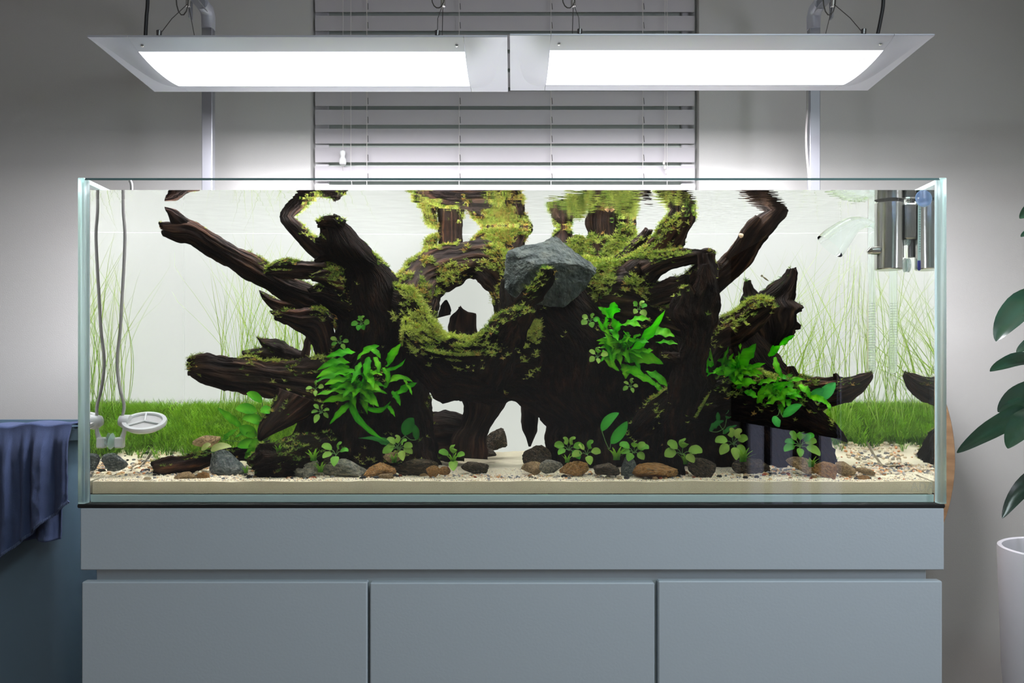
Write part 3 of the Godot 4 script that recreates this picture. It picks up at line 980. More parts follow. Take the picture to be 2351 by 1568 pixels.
func bed(x: float, z: float) -> float:   # height of the bed, z metres behind the water's front
	var side: float = smoothstep(0.32, 0.56, -x) if x < 0 else smoothstep(0.46, 0.64, x)
	var h := CAM_Y - 0.2045 + 0.018 * clampf(z / DEPTH, 0, 1)
	h += side * smoothstep(0.27, 0.56, z) * 0.105
	h += (nz.get_noise_2d(x * 5.0, z * 5.0) * 0.005 + nz.get_noise_2d(x * 40.0 + 9.0, z * 40.0) * 0.0016) * smoothstep(-0.02, 0.08, z) + nz.get_noise_2d(x * 9.0, 3.0) * 0.002
	return h


func build_substrate() -> void:
	var nx := 360
	var ny := 120
	var inset := 0.0035
	var v := PackedVector3Array()
	var c := PackedColorArray()
	var idx := PackedInt32Array()
	for j in ny + 1:
		for i in nx + 1:
			var x: float = lerp(-IN_W + inset, IN_W - inset, float(i) / nx)
			var zz: float = lerp(inset, DEPTH - 0.005, float(j) / ny)
			var h := bed(x, zz)
			var e: float = min(min(x + IN_W, IN_W - x), zz) - inset
			h -= 0.002 * (1.0 - smoothstep(0.0, 0.006, e))
			v.append(Vector3(x, h, -GLASS - zz))
			var side: float = smoothstep(0.32, 0.52, -x) if x < 0 else smoothstep(0.46, 0.6, x)
			var soil: float = clampf(side * smoothstep(0.34, 0.44, zz + nz.get_noise_2d(x * 12.0, zz * 12.0) * 0.06), 0, 1)
			var mid: float = (1.0 - side) * smoothstep(0.10, 0.26, zz + nz.get_noise_2d(x * 9.0, zz * 9.0) * 0.05) * smoothstep(0.03, 0.10, abs(x - 0.03)) * 0.6
			c.append(Color(1, 1, 1).lerp(Color(0.16, 0.12, 0.07), max(soil, mid)))
	for j in ny:
		for i in nx:
			var k := j * (nx + 1) + i
			idx.append_array([k, k + 1, k + nx + 2, k, k + nx + 2, k + nx + 1])
	var top := raw_mesh(v, idx, PackedVector2Array(), c)
	# the sides, down to the bottom pane
	var sv := PackedVector3Array()
	var sc := PackedColorArray()
	var si := PackedInt32Array()
	var rim := []
	for i in nx + 1: rim.append(v[i])
	for j in range(1, ny + 1): rim.append(v[j * (nx + 1) + nx])
	for i in range(nx - 1, -1, -1): rim.append(v[ny * (nx + 1) + i])
	for j in range(ny - 1, -1, -1): rim.append(v[j * (nx + 1)])
	for p in rim:
		sv.append(p)
		sv.append(Vector3(p.x, FLOOR_Y + 0.0012, p.z))
		sc.append(Color(0.8, 0.78, 0.72))
		sc.append(Color(0.8, 0.78, 0.72))
	for i in rim.size() - 1:
		var a := i * 2
		si.append_array([a + 1, a + 3, a + 2, a + 1, a + 2, a])
	var side_mesh := raw_mesh(sv, si, PackedVector2Array(), sc)
	top.add_surface_from_arrays(Mesh.PRIMITIVE_TRIANGLES, side_mesh.surface_get_arrays(0))
	tag(put("sand_bed", top, M.sand), "cream sand bed on the bottom of the aquarium, rising to dark soil in both back corners", "sand", "", "stuff")


# ---------------------------------------------------------------- driftwood

# A piece of wood is laid out by stations across it: [left x, left y, right x, right y, depth], in pixels of the photograph and metres into the water; the section there is an oval.
func spans(stations: Array, step := 7.0) -> Array:
	var out := []
	var n := stations.size()
	for i in n - 1:
		var p := []
		for k in [max(i - 1, 0), i, i + 1, min(i + 2, n - 1)]: p.append(stations[k])
		var ln := Vector2(p[1][0] + p[1][2] - p[2][0] - p[2][2], p[1][1] + p[1][3] - p[2][1] - p[2][3]).length() / 2.0
		var sub: int = max(2, int(ceil(ln / step)))
		for k in sub:
			var q := []
			for m in 5: q.append(crom(float(p[0][m]), float(p[1][m]), float(p[2][m]), float(p[3][m]), float(k) / sub))
			out.append(q)
	out.append(stations[n - 1].duplicate())
	return out


func wood_part(acc: Dictionary, stations: Array, k: float, cap0: int, cap1: int, rough: float, sd: float) -> void:
	var sp := spans(stations)
	var n := sp.size()
	var big := 0.0
	var rings := []   # centre, half across, half in depth
	for q in sp:
		var l := wat(q[0], q[1], q[4])
		var r := wat(q[2], q[3], q[4])
		var c := (l + r) / 2.0
		var sight := (wat((q[0] + q[2]) / 2.0, (q[1] + q[3]) / 2.0, q[4] + 0.02) - c).normalized()
		var a := (r - l) / 2.0
		rings.append([c, a, sight * a.length() * k])
		big = max(big, a.length())
	var seg: int = clampi(int(big * 2500.0 * 0.62), 20, 72)
	var full := []
	var add_cap := func(at: Array, dir: Vector3, cap: int, back: bool) -> Array:
		var list := []
		var rr: float = at[1].length()
		var steps := [[0.16, 0.93], [0.34, 0.74], [0.44, 0.42], [0.47, 0.02]] if cap == 1 else [[0.10, 0.95], [0.20, 0.70], [0.10, 0.35], [0.05, 0.02]] if cap == 2 else [[0.0, 0.5], [0.0, 0.02]]
		for s in steps: list.append([at[0] + dir * rr * s[0], at[1] * s[1], at[2] * s[1], cap, s[1]])
		if back: list.reverse()
		return list
	var d0: Vector3 = (rings[0][0] - rings[1][0]).normalized()
	var d1: Vector3 = (rings[n - 1][0] - rings[n - 2][0]).normalized()
	full.append_array(add_cap.call(rings[0], d0, cap0, true))
	for r in rings: full.append([r[0], r[1], r[2], 9, 1.0])
	full.append_array(add_cap.call(rings[n - 1], d1, cap1, false))
	var base: int = acc.v.size()
	var along := 0.0
	var cw: float = max(1.0, round(big * 5.5 / 0.11))
	var last: Vector3 = full[0][0]
	for i in full.size():
		var f: Array = full[i]
		along += (f[0] - last).length()
		last = f[0]
		var rr: float = max(f[1].length(), 0.0005)
		var shrink: float = clampf(rr / big, 0.25, 1.0)
		for j in seg + 1:
			var an := TAU * (j % seg) / seg
			var dir: Vector3 = f[1] * cos(an) + f[2] * sin(an)
			var p: Vector3 = f[0] + dir
			var ca := cos(an) * 1.9
			var sa := sin(an) * 1.9
			# fibres along the wood, knots and hollows across it
			var fib := nz.get_noise_3d(ca * 1.6 + sd, sa * 1.6, along * 5.0)
			var fine := nz.get_noise_3d(ca * 4.2, sa * 4.2 + sd, along * 11.0)
			var lump := nz2.get_noise_3d(p.x * 14.0 + sd, p.y * 14.0, p.z * 14.0)
			var lump2 := nz.get_noise_3d(p.x * 30.0, p.y * 24.0 + sd, p.z * 30.0)
			var jag := nz.get_noise_3d(p.x * 55.0, p.y * 55.0 + sd, p.z * 55.0)
			var off: float = (fib * 0.0075 + fine * 0.0042 + lump * 0.0080 + jag * 0.0042 + max(0.0, lump2) * 0.012 * acc.get("gnarl", 0.0)) * rough * (0.35 + 0.65 * shrink)
			off -= 0.0012 * rough
			var q: Vector3 = p + dir / rr * off * (1.0 if f[4] > 0.1 else 0.0)
			if f[3] == 2: q += (d0 if i < 6 else d1) * rr / max(f[4], 0.3) * (fine * 0.45 + fib * 0.5)
			acc.v.append(q)
			acc.uv.append(Vector2(float(j) / seg * cw, along / 0.16 + sd))
			var tone: float = clampf(0.55 + 0.40 * fib + 0.4 * lump, 0.18, 1.15) * acc.get("light", 1.0)
			var warm: float = clampf(nz2.get_noise_3d(p.x * 7.0, p.y * 9.0 + 40.0 + sd, p.z * 7.0) * 1.5 + acc.get("warm", 0.0), 0.0, 1.0)
			acc.c.append(Color(tone * (1.0 + 0.45 * warm), tone * (1.0 + 0.05 * warm), tone * (1.0 - 0.12 * warm)))
	for i in full.size() - 1:
		for j in seg:
			var a: int = base + i * (seg + 1) + j
			var b: int = a + seg + 1
			acc.i.append_array([a, a + 1, b + 1, a, b + 1, b])


func wood(called: String, label: String, pieces: Array, opt := {}) -> MeshInstance3D:
	# pieces: [depth ratio, start cap, end cap, stations]; caps: 0 buried, 1 worn round, 2 broken
	var acc := {"v": PackedVector3Array(), "uv": PackedVector2Array(), "c": PackedColorArray(), "i": PackedInt32Array()}
	var all := {"v": PackedVector3Array(), "uv": PackedVector2Array(), "c": PackedColorArray(), "i": PackedInt32Array()}
	var sd: float = used.size() * 3.7
	for p in pieces:
		acc = {"v": PackedVector3Array(), "uv": PackedVector2Array(), "c": PackedColorArray(), "i": PackedInt32Array()}
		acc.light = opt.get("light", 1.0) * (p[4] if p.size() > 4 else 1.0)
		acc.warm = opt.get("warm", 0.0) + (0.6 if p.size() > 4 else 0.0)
		acc.gnarl = 1.0 if opt.get("mat", M.wood) == M.bark else 0.35
		wood_part(acc, p[3], p[0], p[1], p[2], opt.get("rough", 1.0), sd)
		sd += 1.3
		# turn the piece inside out if its stations run the other way round
		var mid := Vector3.ZERO
		for q in acc.v: mid += q
		mid /= acc.v.size()
		var vol := 0.0
		for t in range(0, acc.i.size(), 3):
			var a: Vector3 = acc.v[acc.i[t]] - mid
			vol += a.dot((acc.v[acc.i[t + 1]] - mid).cross(acc.v[acc.i[t + 2]] - mid))
		var o: int = all.v.size()
		all.v.append_array(acc.v)
		all.uv.append_array(acc.uv)
		all.c.append_array(acc.c)
		for t in range(0, acc.i.size(), 3):
			if vol >= 0.0: all.i.append_array([acc.i[t] + o, acc.i[t + 1] + o, acc.i[t + 2] + o])
			else: all.i.append_array([acc.i[t] + o, acc.i[t + 2] + o, acc.i[t + 1] + o])
	var mesh := raw_mesh(all.v, all.i, all.uv, all.c)
	var w := put(called, mesh, opt.get("mat", M.wood))
	tag(w, label, "driftwood", opt.get("group", ""))
	if opt.get("moss", 0.0) > 0.0: moss(w, all.v, all.i, opt)
	return w


func make_sprigs() -> void:
	# three sprigs of moss, each a few feathery stems
	for k in 3:
		var v := PackedVector3Array()
		var idx := PackedInt32Array()
		for a in 5:
			var an := TAU * a / 5.0 + k * 0.7 + rng.randf_range(-0.3, 0.3)
			var out := rng.randf_range(0.45, 0.95)
			var dir := Vector3(cos(an) * out, rng.randf_range(0.35, 0.9), sin(an) * out).normalized()
			var side := dir.cross(Vector3.UP).normalized()
			var up := side.cross(dir)
			var ln := rng.randf_range(0.7, 1.15)
			var p := Vector3.ZERO
			for i in 5:
				var t := (i + 1) / 5.0
				var q := dir * ln * t - Vector3.UP * 0.22 * t * t
				var w: float = 0.30 * (1.0 - 0.62 * t)
				for sg in [-1, 1]:
					var b := v.size()
					v.append(p - dir * 0.02)
					v.append(p + dir * 0.10)
					v.append(p + dir * 0.20 + side * sg * w + up * rng.randf_range(-0.05, 0.10))
					idx.append_array([b, b + 1, b + 2] if sg > 0 else [b, b + 2, b + 1])
				p = q
		sprigs.append(raw_mesh(v, idx))


func moss(w: MeshInstance3D, v: PackedVector3Array, idx: PackedInt32Array, opt: Dictionary) -> void:
	var dens: float = opt.get("moss", 0.0)
	var thr: float = opt.get("thr", 0.15)
	var cover: float = opt.get("cover", 0.0)
	var size: float = opt.get("size", 0.0085) * 1.05
	var xf: Array[Transform3D] = []
	var col: Array[Color] = []
	var tint: float = opt.get("tint", 0.0)
	var x_from: float = opt.get("x0", -9.0)
	var x_to: float = opt.get("x1", 9.0)
	for t in range(0, idx.size(), 3):
		var a := v[idx[t]]
		var b := v[idx[t + 1]]
		var c := v[idx[t + 2]]
		var n := (b - a).cross(c - a)
		var area := n.length() / 2.0
		if area < 1e-9: continue
		n = n.normalized()
		var m := (a + b + c) / 3.0
		if m.y > TOP_Y - 0.006 or m.x < x_from or m.x > x_to: continue
		var patch := nz2.get_noise_3d(m.x * 11.0 + 7.0, m.y * 11.0, m.z * 11.0) * 0.9 + nz.get_noise_3d(m.x * 34.0, m.y * 34.0, m.z * 34.0) * 0.5
		var keep := smoothstep(thr - 0.25, thr + 0.25, n.y + patch * 0.45) * smoothstep(-0.02, 0.16, patch + cover)
		var want := area * dens * keep * 44000.0
		var cnt := int(want) + (1 if rng.randf() < want - int(want) else 0)
		for k in cnt:
			var r1 := sqrt(rng.randf())
			var r2 := rng.randf()
			var p := a * (1.0 - r1) + b * r1 * (1.0 - r2) + c * r1 * r2
			var up := (n * 0.8 + Vector3.UP * 0.6 + Vector3(rng.randf_range(-0.5, 0.5), rng.randf_range(-0.2, 0.4), rng.randf_range(-0.3, 0.7))).normalized()
			var side := up.cross(Vector3(rng.randf_range(-1, 1), 0.1, rng.randf_range(-1, 1))).normalized()
			var s := size * rng.randf_range(0.55, 1.35)
			xf.append(Transform3D(Basis(side, up, side.cross(up)) * s, p + n * 0.0005))
			var g := rng.randf()
			var cc := Color(0.05, 0.125, 0.010).lerp(Color(0.44, 0.47, 0.10), clampf(g * 0.9 - 0.05 + patch * 0.4 + tint, 0, 1))
			if rng.randf() < 0.07 + opt.get("brown", 0.0): cc = Color(0.34, 0.20, 0.05)
			col.append(cc)
	if xf.is_empty(): return
	var mm := MultiMesh.new()
	mm.transform_format = MultiMesh.TRANSFORM_3D
	mm.use_colors = true
	mm.mesh = sprigs[rng.randi() % 3]
	mm.instance_count = xf.size()
	for i in xf.size():
		mm.set_instance_transform(i, xf[i])
		mm.set_instance_color(i, col[i])
	var mi := MultiMeshInstance3D.new()
	mi.name = "moss"
	mi.multimesh = mm
	mi.material_override = M.moss
	w.add_child(mi, true)
	mi.set_meta("kind", "stuff")
	mi.set_meta("label", "green moss")


func build_wood() -> void:
	# left side
	wood("driftwood_branch", "long bare driftwood branch reaching to the upper left, forked at its tip", [
		[0.8, 2, 0, [[373, 511, 381, 546, 0.175], [392, 509, 405, 556, 0.18], [443, 507, 433, 562, 0.19], [495, 537, 475, 588, 0.21], [548, 568, 525, 616, 0.23], [590, 588, 560, 640, 0.25], [640, 622, 612, 665, 0.28], [690, 645, 650, 690, 0.31], [750, 665, 700, 712, 0.34]]],
		[0.8, 1, 0, [[379, 474, 384, 489, 0.165], [392, 477, 388, 500, 0.17], [412, 486, 396, 520, 0.18], [440, 506, 410, 535, 0.185]]]],
		{"moss": 0.55, "thr": 0.65, "cover": -0.12, "rough": 0.55})
	wood("driftwood_branch", "smooth dark branch behind the left trunk, slanting up to the water surface", [
		[0.85, 0, 0, [[622, 468, 652, 462, 0.335], [640, 496, 671, 492, 0.335], [646, 514, 692, 513, 0.335], [680, 553, 724, 546, 0.34], [716, 591, 760, 578, 0.35], [750, 625, 800, 605, 0.36]]]],
		{"moss": 0.5, "thr": 0.3, "cover": -0.1, "rough": 0.4})
	wood("driftwood_stub", "mossy horizontal stub under the broken top of the left trunk", [
		[0.9, 2, 0, [[612, 612, 615, 634, 0.2], [640, 597, 640, 638, 0.2], [680, 600, 680, 640, 0.21], [730, 602, 725, 640, 0.22], [800, 612, 790, 660, 0.24]]],
		[0.9, 1, 0, [[716, 632, 719, 648, 0.17], [740, 622, 745, 655, 0.18], [790, 615, 790, 670, 0.21]]]],
		{"moss": 1.1, "thr": 0.45, "cover": 0.1})
	wood("driftwood_stump", "thick dark left trunk with a broken knobbly top", [
		[0.85, 2, 0, [[731, 512, 776, 502, 0.2], [736, 528, 803, 520, 0.2], [731, 548, 828, 545, 0.205], [733, 570, 848, 566, 0.21], [745, 590, 870, 592, 0.22], [770, 604, 893, 616, 0.23], [782, 630, 915, 640, 0.235], [775, 660, 930, 664, 0.24], [770, 690, 952, 700, 0.25], [775, 740, 985, 752, 0.26], [760, 800, 990, 810, 0.27], [720, 870, 985, 870, 0.28], [690, 940, 990, 930, 0.29], [670, 1010, 1000, 1000, 0.3], [650, 1070, 1010, 1070, 0.3]]],
		[0.9, 2, 0, [[729, 506, 735, 524, 0.19], [742, 497, 752, 528, 0.19], [765, 495, 770, 532, 0.19], [795, 508, 780, 548, 0.2]]],
		[0.9, 2, 0, [[768, 493, 782, 499, 0.21], [765, 505, 790, 510, 0.21], [765, 525, 800, 528, 0.21]]],
		[0.9, 1, 0, [[742, 528, 746, 545, 0.185], [760, 524, 764, 552, 0.19], [790, 525, 790, 560, 0.2]]],
		[0.8, 1, 0, [[727, 546, 731, 570, 0.19], [745, 545, 750, 582, 0.19], [780, 548, 780, 590, 0.2]]],
		[0.8, 1, 0, [[722, 597, 725, 603, 0.2], [738, 585, 745, 603, 0.2], [770, 570, 775, 606, 0.21]]],
		[0.9, 2, 0, [[711, 664, 716, 686, 0.19], [735, 652, 740, 702, 0.2], [770, 645, 775, 730, 0.22], [830, 640, 830, 760, 0.25]]]],
		{"moss": 0.9, "thr": 0.72, "cover": 0.0, "mat": M.bark})
	wood("driftwood_stub", "pointed bare stub below the long left branch, in front of tall grass", [
		[0.9, 1, 0, [[597, 668, 603, 686, 0.34], [618, 678, 622, 708, 0.34], [650, 688, 650, 720, 0.34], [700, 690, 690, 740, 0.34], [760, 690, 750, 740, 0.33]]]],
		{"moss": 0.3, "thr": 0.7, "cover": -0.2})
	wood("driftwood_root", "mossy topped crooked root bending down from the left stub", [
		[0.85, 2, 0, [[626, 714, 637, 736, 0.24], [655, 712, 665, 750, 0.24], [690, 712, 700, 770, 0.245], [735, 706, 715, 785, 0.25], [762, 740, 722, 800, 0.25], [772, 790, 728, 825, 0.25], [790, 830, 720, 850, 0.25], [800, 880, 700, 900, 0.25]]],
		[0.9, 0, 0, [[735, 706, 745, 730, 0.3], [770, 715, 775, 760, 0.31], [820, 720, 820, 790, 0.31]]]],
		{"moss": 1.0, "thr": 0.6, "cover": 0.1})
	wood("driftwood_stub", "dark forked driftwood half hidden behind the low left log", [
		[0.8, 1, 0, [[557, 804, 560, 818, 0.44], [580, 800, 585, 826, 0.44], [620, 796, 620, 832, 0.44], [665, 795, 665, 838, 0.44], [712, 812, 705, 845, 0.43]]],
		[0.8, 1, 0, [[588, 773, 594, 782, 0.44], [605, 778, 603, 800, 0.44], [640, 780, 625, 815, 0.44], [680, 805, 660, 835, 0.44]]],
		[0.8, 0, 0, [[705, 745, 716, 752, 0.42], [700, 790, 712, 795, 0.42], [690, 830, 706, 830, 0.42]]]],
		{"moss": 0.4, "thr": 0.5, "cover": 0.0, "tint": -0.3})
	wood("driftwood_log", "large ragged horizontal log jutting out at the middle left, moss along its top", [
		[0.75, 2, 0, [[434, 836, 436, 858, 0.13], [448, 822, 450, 870, 0.135], [480, 815, 478, 884, 0.14], [520, 817, 515, 896, 0.15], [570, 823, 560, 903, 0.16], [620, 830, 610, 910, 0.18], [670, 832, 660, 925, 0.2], [730, 820, 720, 950, 0.22], [790, 820, 790, 950, 0.24]]],
		[0.8, 2, 0, [[430, 823, 431, 833, 0.13], [455, 817, 452, 835, 0.13], [490, 812, 485, 838, 0.135], [540, 817, 530, 845, 0.14]]]],
		{"moss": 0.9, "thr": 0.6, "cover": 0.02, "rough": 1.25})
	wood("driftwood_root", "dark root slanting down to the left below the ragged log", [
		[0.8, 1, 0, [[591, 1006, 604, 1012, 0.11], [592, 985, 625, 1000, 0.115], [606, 955, 660, 982, 0.13], [626, 922, 700, 960, 0.15], [640, 890, 750, 930, 0.17]]]],
		{"moss": 0.35, "thr": 0.4, "cover": -0.15, "rough": 0.7})
	wood("driftwood_log", "low mossy log lying on the sand at the far left", [
		[0.8, 2, 0, [[352, 1062, 358, 1088, 0.09], [380, 1052, 385, 1092, 0.1], [430, 1044, 430, 1086, 0.12], [490, 1034, 480, 1072, 0.15], [550, 1025, 540, 1062, 0.18], [620, 1010, 610, 1050, 0.2]]]],
		{"moss": 1.0, "thr": 0.55, "cover": 0.1, "tint": -0.3, "size": 0.007})
	wood("driftwood_log", "gnarled dark log end resting on the pebbles left of the big grey stone", [
		[0.8, 2, 0, [[578, 1052, 600, 1098, 0.05], [600, 1030, 650, 1100, 0.06], [640, 1016, 700, 1082, 0.08], [690, 1000, 750, 1060, 0.11], [760, 990, 800, 1050, 0.15]]]],
		{"moss": 0.8, "thr": 0.6, "cover": 0.1, "tint": -0.35, "size": 0.007, "mat": M.bark, "rough": 1.2})
	# middle
	wood("driftwood_arch", "mossy driftwood arch at the back over the round bright gap", [
		[0.7, 0, 0, [[890, 690, 1000, 745, 0.4], [908, 645, 1012, 690, 0.42], [942, 603, 1022, 672, 0.44], [974, 580, 1040, 668, 0.45], [1012, 565, 1060, 650, 0.46], [1060, 558, 1076, 640, 0.46], [1108, 550, 1094, 644, 0.45], [1150, 560, 1108, 662, 0.44], [1180, 620, 1122, 672, 0.43], [1188, 680, 1133, 705, 0.42], [1190, 740, 1128, 745, 0.41], [1190, 790, 1110, 790, 0.4]]],
		[0.8, 1, 0, [[1003, 536, 1007, 540, 0.55], [978, 550, 1003, 565, 0.55], [968, 580, 1000, 600, 0.54], [945, 600, 1000, 630, 0.5]]],
		[0.8, 2, 0, [[942, 598, 950, 604, 0.45], [928, 615, 950, 630, 0.45], [915, 650, 950, 660, 0.44]]]],
		{"moss": 1.25, "thr": 0.15, "cover": 0.2, "size": 0.010, "brown": 0.14, "tint": 0.15})
	wood("driftwood_column", "upright column of driftwood at the back left of the mossy arch, touching the water surface", [
		[0.8, 0, 0, [[1005, 515, 1061, 515, 0.57], [1006, 545, 1062, 545, 0.57], [1004, 575, 1064, 575, 0.56], [1000, 600, 1075, 600, 0.55], [990, 640, 1085, 635, 0.54]]]],
		{"moss": 0.7, "thr": 0.1, "cover": -0.1, "size": 0.010})
	wood("driftwood_hump", "mossy hump of driftwood behind the central stone, touching the water surface", [
		[0.7, 0, 0, [[1140, 490, 1202, 490, 0.5], [1122, 515, 1206, 515, 0.5], [1098, 540, 1206, 540, 0.49], [1078, 565, 1204, 570, 0.48], [1085, 600, 1195, 610, 0.46], [1110, 640, 1185, 650, 0.45]]],
		[0.8, 0, 1, [[1180, 515, 1190, 555, 0.5], [1205, 512, 1208, 550, 0.5], [1222, 524, 1222, 532, 0.5]]]],
		{"moss": 1.6, "thr": -0.2, "cover": 0.35, "size": 0.011, "brown": 0.2, "tint": 0.15})
	wood("driftwood_stub", "jagged dark stub standing in the round gap under the arch", [
		[0.7, 2, 0, [[1052, 708, 1060, 703, 0.5], [1046, 716, 1075, 716, 0.5], [1038, 726, 1090, 720, 0.5], [1034, 745, 1091, 740, 0.49], [1028, 780, 1092, 780, 0.47]]],
		[0.7, 1, 0, [[1018, 692, 1028, 690, 0.5], [1012, 702, 1033, 702, 0.5], [1005, 730, 1036, 722, 0.49]]]],
		{"rough": 0.8})
	wood("driftwood_ledge", "wide mossy ledge of driftwood in the middle, below the round gap", [
		[1.3, 0, 0, [[930, 735, 925, 800, 0.14], [970, 760, 965, 836, 0.14], [1010, 776, 1010, 850, 0.14], [1060, 782, 1060, 852, 0.14], [1110, 778, 1112, 850, 0.145], [1150, 768, 1155, 845, 0.15], [1185, 755, 1195, 830, 0.16]]],
		[0.6, 0, 0, [[905, 650, 890, 760, 0.2], [940, 665, 915, 800, 0.19], [968, 700, 945, 850, 0.17], [992, 738, 975, 885, 0.155], [1020, 768, 1010, 925, 0.15], [1055, 783, 1050, 920, 0.15], [1095, 782, 1100, 925, 0.16], [1130, 772, 1140, 925, 0.17], [1180, 760, 1180, 925, 0.19], [1240, 740, 1230, 940, 0.21]]]],
		{"moss": 2.0, "thr": 0.36, "cover": 0.5, "size": 0.0105, "tint": 0.28, "mat": M.bark})
	wood("driftwood_branch", "mossy branch rising to the right in front of the central stone", [
		[0.85, 1, 0, [[1244, 620, 1274, 626, 0.1], [1236, 640, 1268, 650, 0.105], [1212, 664, 1246, 680, 0.11], [1185, 690, 1222, 708, 0.115], [1150, 720, 1213, 745, 0.12], [1115, 750, 1200, 790, 0.13], [1075, 790, 1180, 850, 0.14], [1040, 830, 1160, 910, 0.16]]],
		[0.9, 2, 0, [[1196, 708, 1222, 722, 0.1], [1186, 722, 1216, 745, 0.105], [1160, 745, 1200, 780, 0.12]]]],
		{"moss": 1.2, "thr": 0.32, "cover": 0.16, "mat": M.bark})
	wood("driftwood_root", "dark leg of driftwood between the two low bright gaps", [
		[0.7, 0, 0, [[1040, 890, 1165, 900, 0.27], [1062, 920, 1160, 925, 0.27], [1064, 950, 1145, 955, 0.27], [1058, 975, 1128, 982, 0.27], [1040, 1005, 1118, 1010, 0.27], [1030, 1050, 1120, 1055, 0.27]]],
		[0.6, 0, 0, [[985, 950, 985, 1060, 0.3], [1012, 945, 1015, 1060, 0.31], [1040, 945, 1045, 1060, 0.31], [1066, 955, 1066, 1060, 0.31]]]],
		{"rough": 0.8})
	wood("driftwood_stick", "thin dark stick hanging into the low bright gap", [
		[0.8, 0, 1, [[1198, 915, 1240, 915, 0.33], [1198, 945, 1236, 948, 0.33], [1199, 980, 1233, 985, 0.33], [1208, 1005, 1228, 1002, 0.33], [1213, 1024, 1220, 1024, 0.33]]]],
		{"rough": 0.35})
	# right side
	wood("driftwood_stump", "broad dark stump under the central stone, behind the bright fern", [
		[0.5, 0, 0, [[1150, 640, 1390, 640, 0.3], [1150, 720, 1470, 710, 0.3], [1168, 800, 1575, 780, 0.3], [1163, 860, 1570, 850, 0.3], [1172, 905, 1545, 900, 0.3], [1210, 938, 1550, 950, 0.3], [1253, 970, 1550, 990, 0.3], [1250, 1000, 1550, 1030, 0.3], [1262, 1070, 1550, 1070, 0.3]]]],
		{"moss": 0.4, "thr": 0.75, "cover": -0.1, "mat": M.bark})
	wood("driftwood_stump", "broad dark stump at the right behind the hanging ferns", [
		[0.5, 0, 0, [[1560, 770, 1740, 760, 0.3], [1545, 840, 1800, 830, 0.3], [1540, 900, 1850, 885, 0.3], [1540, 960, 1860, 950, 0.3], [1540, 1020, 1900, 1000, 0.32], [1540, 1080, 1930, 1075, 0.33]]]],
		{"moss": 0.4, "thr": 0.75, "cover": -0.1, "mat": M.bark})
	wood("driftwood_hub", "mossy knotted driftwood right of the central stone", [
		[0.7, 0, 0, [[1335, 590, 1330, 700, 0.32], [1375, 602, 1365, 740, 0.28], [1420, 597, 1415, 750, 0.26], [1465, 602, 1465, 760, 0.27], [1500, 645, 1500, 770, 0.28], [1540, 660, 1540, 780, 0.29], [1590, 660, 1590, 800, 0.3]]],
		[0.9, 1, 0, [[1475, 644, 1483, 655, 0.22], [1455, 655, 1468, 672, 0.225], [1425, 668, 1440, 690, 0.24]]],
		[0.9, 1, 0, [[1386, 652, 1392, 664, 0.23], [1375, 668, 1390, 690, 0.235], [1365, 690, 1390, 730, 0.25]]]],
		{"moss": 1.5, "thr": 0.3, "cover": 0.15, "size": 0.0105, "tint": 0.05})
	wood("driftwood_column", "tall mossy driftwood column behind the central stone, touching the water surface", [
		[0.7, 0, 0, [[1347, 470, 1462, 475, 0.42], [1346, 508, 1461, 512, 0.42], [1348, 545, 1462, 555, 0.42], [1345, 580, 1475, 590, 0.41], [1325, 610, 1485, 620, 0.4], [1310, 650, 1480, 660, 0.39]]],
		[0.8, 0, 0, [[1284, 490, 1313, 490, 0.5], [1284, 515, 1310, 515, 0.5], [1268, 545, 1312, 545, 0.5], [1255, 580, 1325, 580, 0.49]]],
		[0.8, 1, 0, [[1310, 545, 1333, 541, 0.48], [1306, 560, 1348, 560, 0.47], [1300, 590, 1355, 590, 0.46]]]],
		{"moss": 1.2, "thr": 0.05, "cover": 0.15, "size": 0.010})
	wood("driftwood_branch", "splintered short branch pointing up right in front of the tall mossy column", [
		[0.85, 2, 0, [[1479, 526, 1498, 532, 0.29], [1460, 546, 1488, 560, 0.29], [1430, 572, 1462, 590, 0.285], [1395, 595, 1430, 618, 0.28], [1370, 612, 1400, 650, 0.28]]]],
		{"moss": 0.6, "thr": 0.5, "cover": 0.0})
	wood("driftwood_branch", "thick mossy branch right of the column, rising to the water surface", [
		[0.8, 0, 0, [[1548, 468, 1592, 466, 0.245], [1534, 494, 1597, 492, 0.245], [1519, 516, 1592, 515, 0.25], [1505, 536, 1576, 545, 0.255], [1480, 560, 1562, 572, 0.26], [1450, 585, 1540, 605, 0.26], [1418, 605, 1510, 645, 0.26], [1390, 640, 1480, 700, 0.265]]]],
		{"moss": 1.2, "thr": 0.2, "cover": 0.15})
	wood("driftwood_branch", "mossy branch pointing level to the right with a blunt end", [
		[0.85, 1, 0, [[1640, 574, 1640, 590, 0.2], [1625, 570, 1622, 598, 0.2], [1590, 569, 1585, 606, 0.21], [1545, 571, 1548, 617, 0.22], [1505, 580, 1510, 634, 0.23], [1465, 595, 1485, 660, 0.24]]],
		[0.9, 0, 1, [[1600, 580, 1640, 582, 0.16], [1600, 600, 1645, 600, 0.16], [1604, 622, 1648, 622, 0.155], [1612, 645, 1645, 645, 0.15]]],
		[0.9, 0, 1, [[1640, 604, 1642, 625, 0.2], [1652, 600, 1652, 624, 0.2], [1655, 604, 1656, 620, 0.2]]]],
		{"moss": 1.2, "thr": 0.3, "cover": 0.15})
	wood("driftwood_branch", "bare dark branch sweeping under the level mossy branch", [
		[0.85, 1, 0, [[1607, 602, 1620, 650, 0.22], [1590, 613, 1595, 670, 0.23], [1557, 634, 1560, 692, 0.24], [1515, 645, 1515, 705, 0.25], [1475, 650, 1475, 725, 0.26]]]],
		{"moss": 0.4, "thr": 0.6, "cover": 0.0})
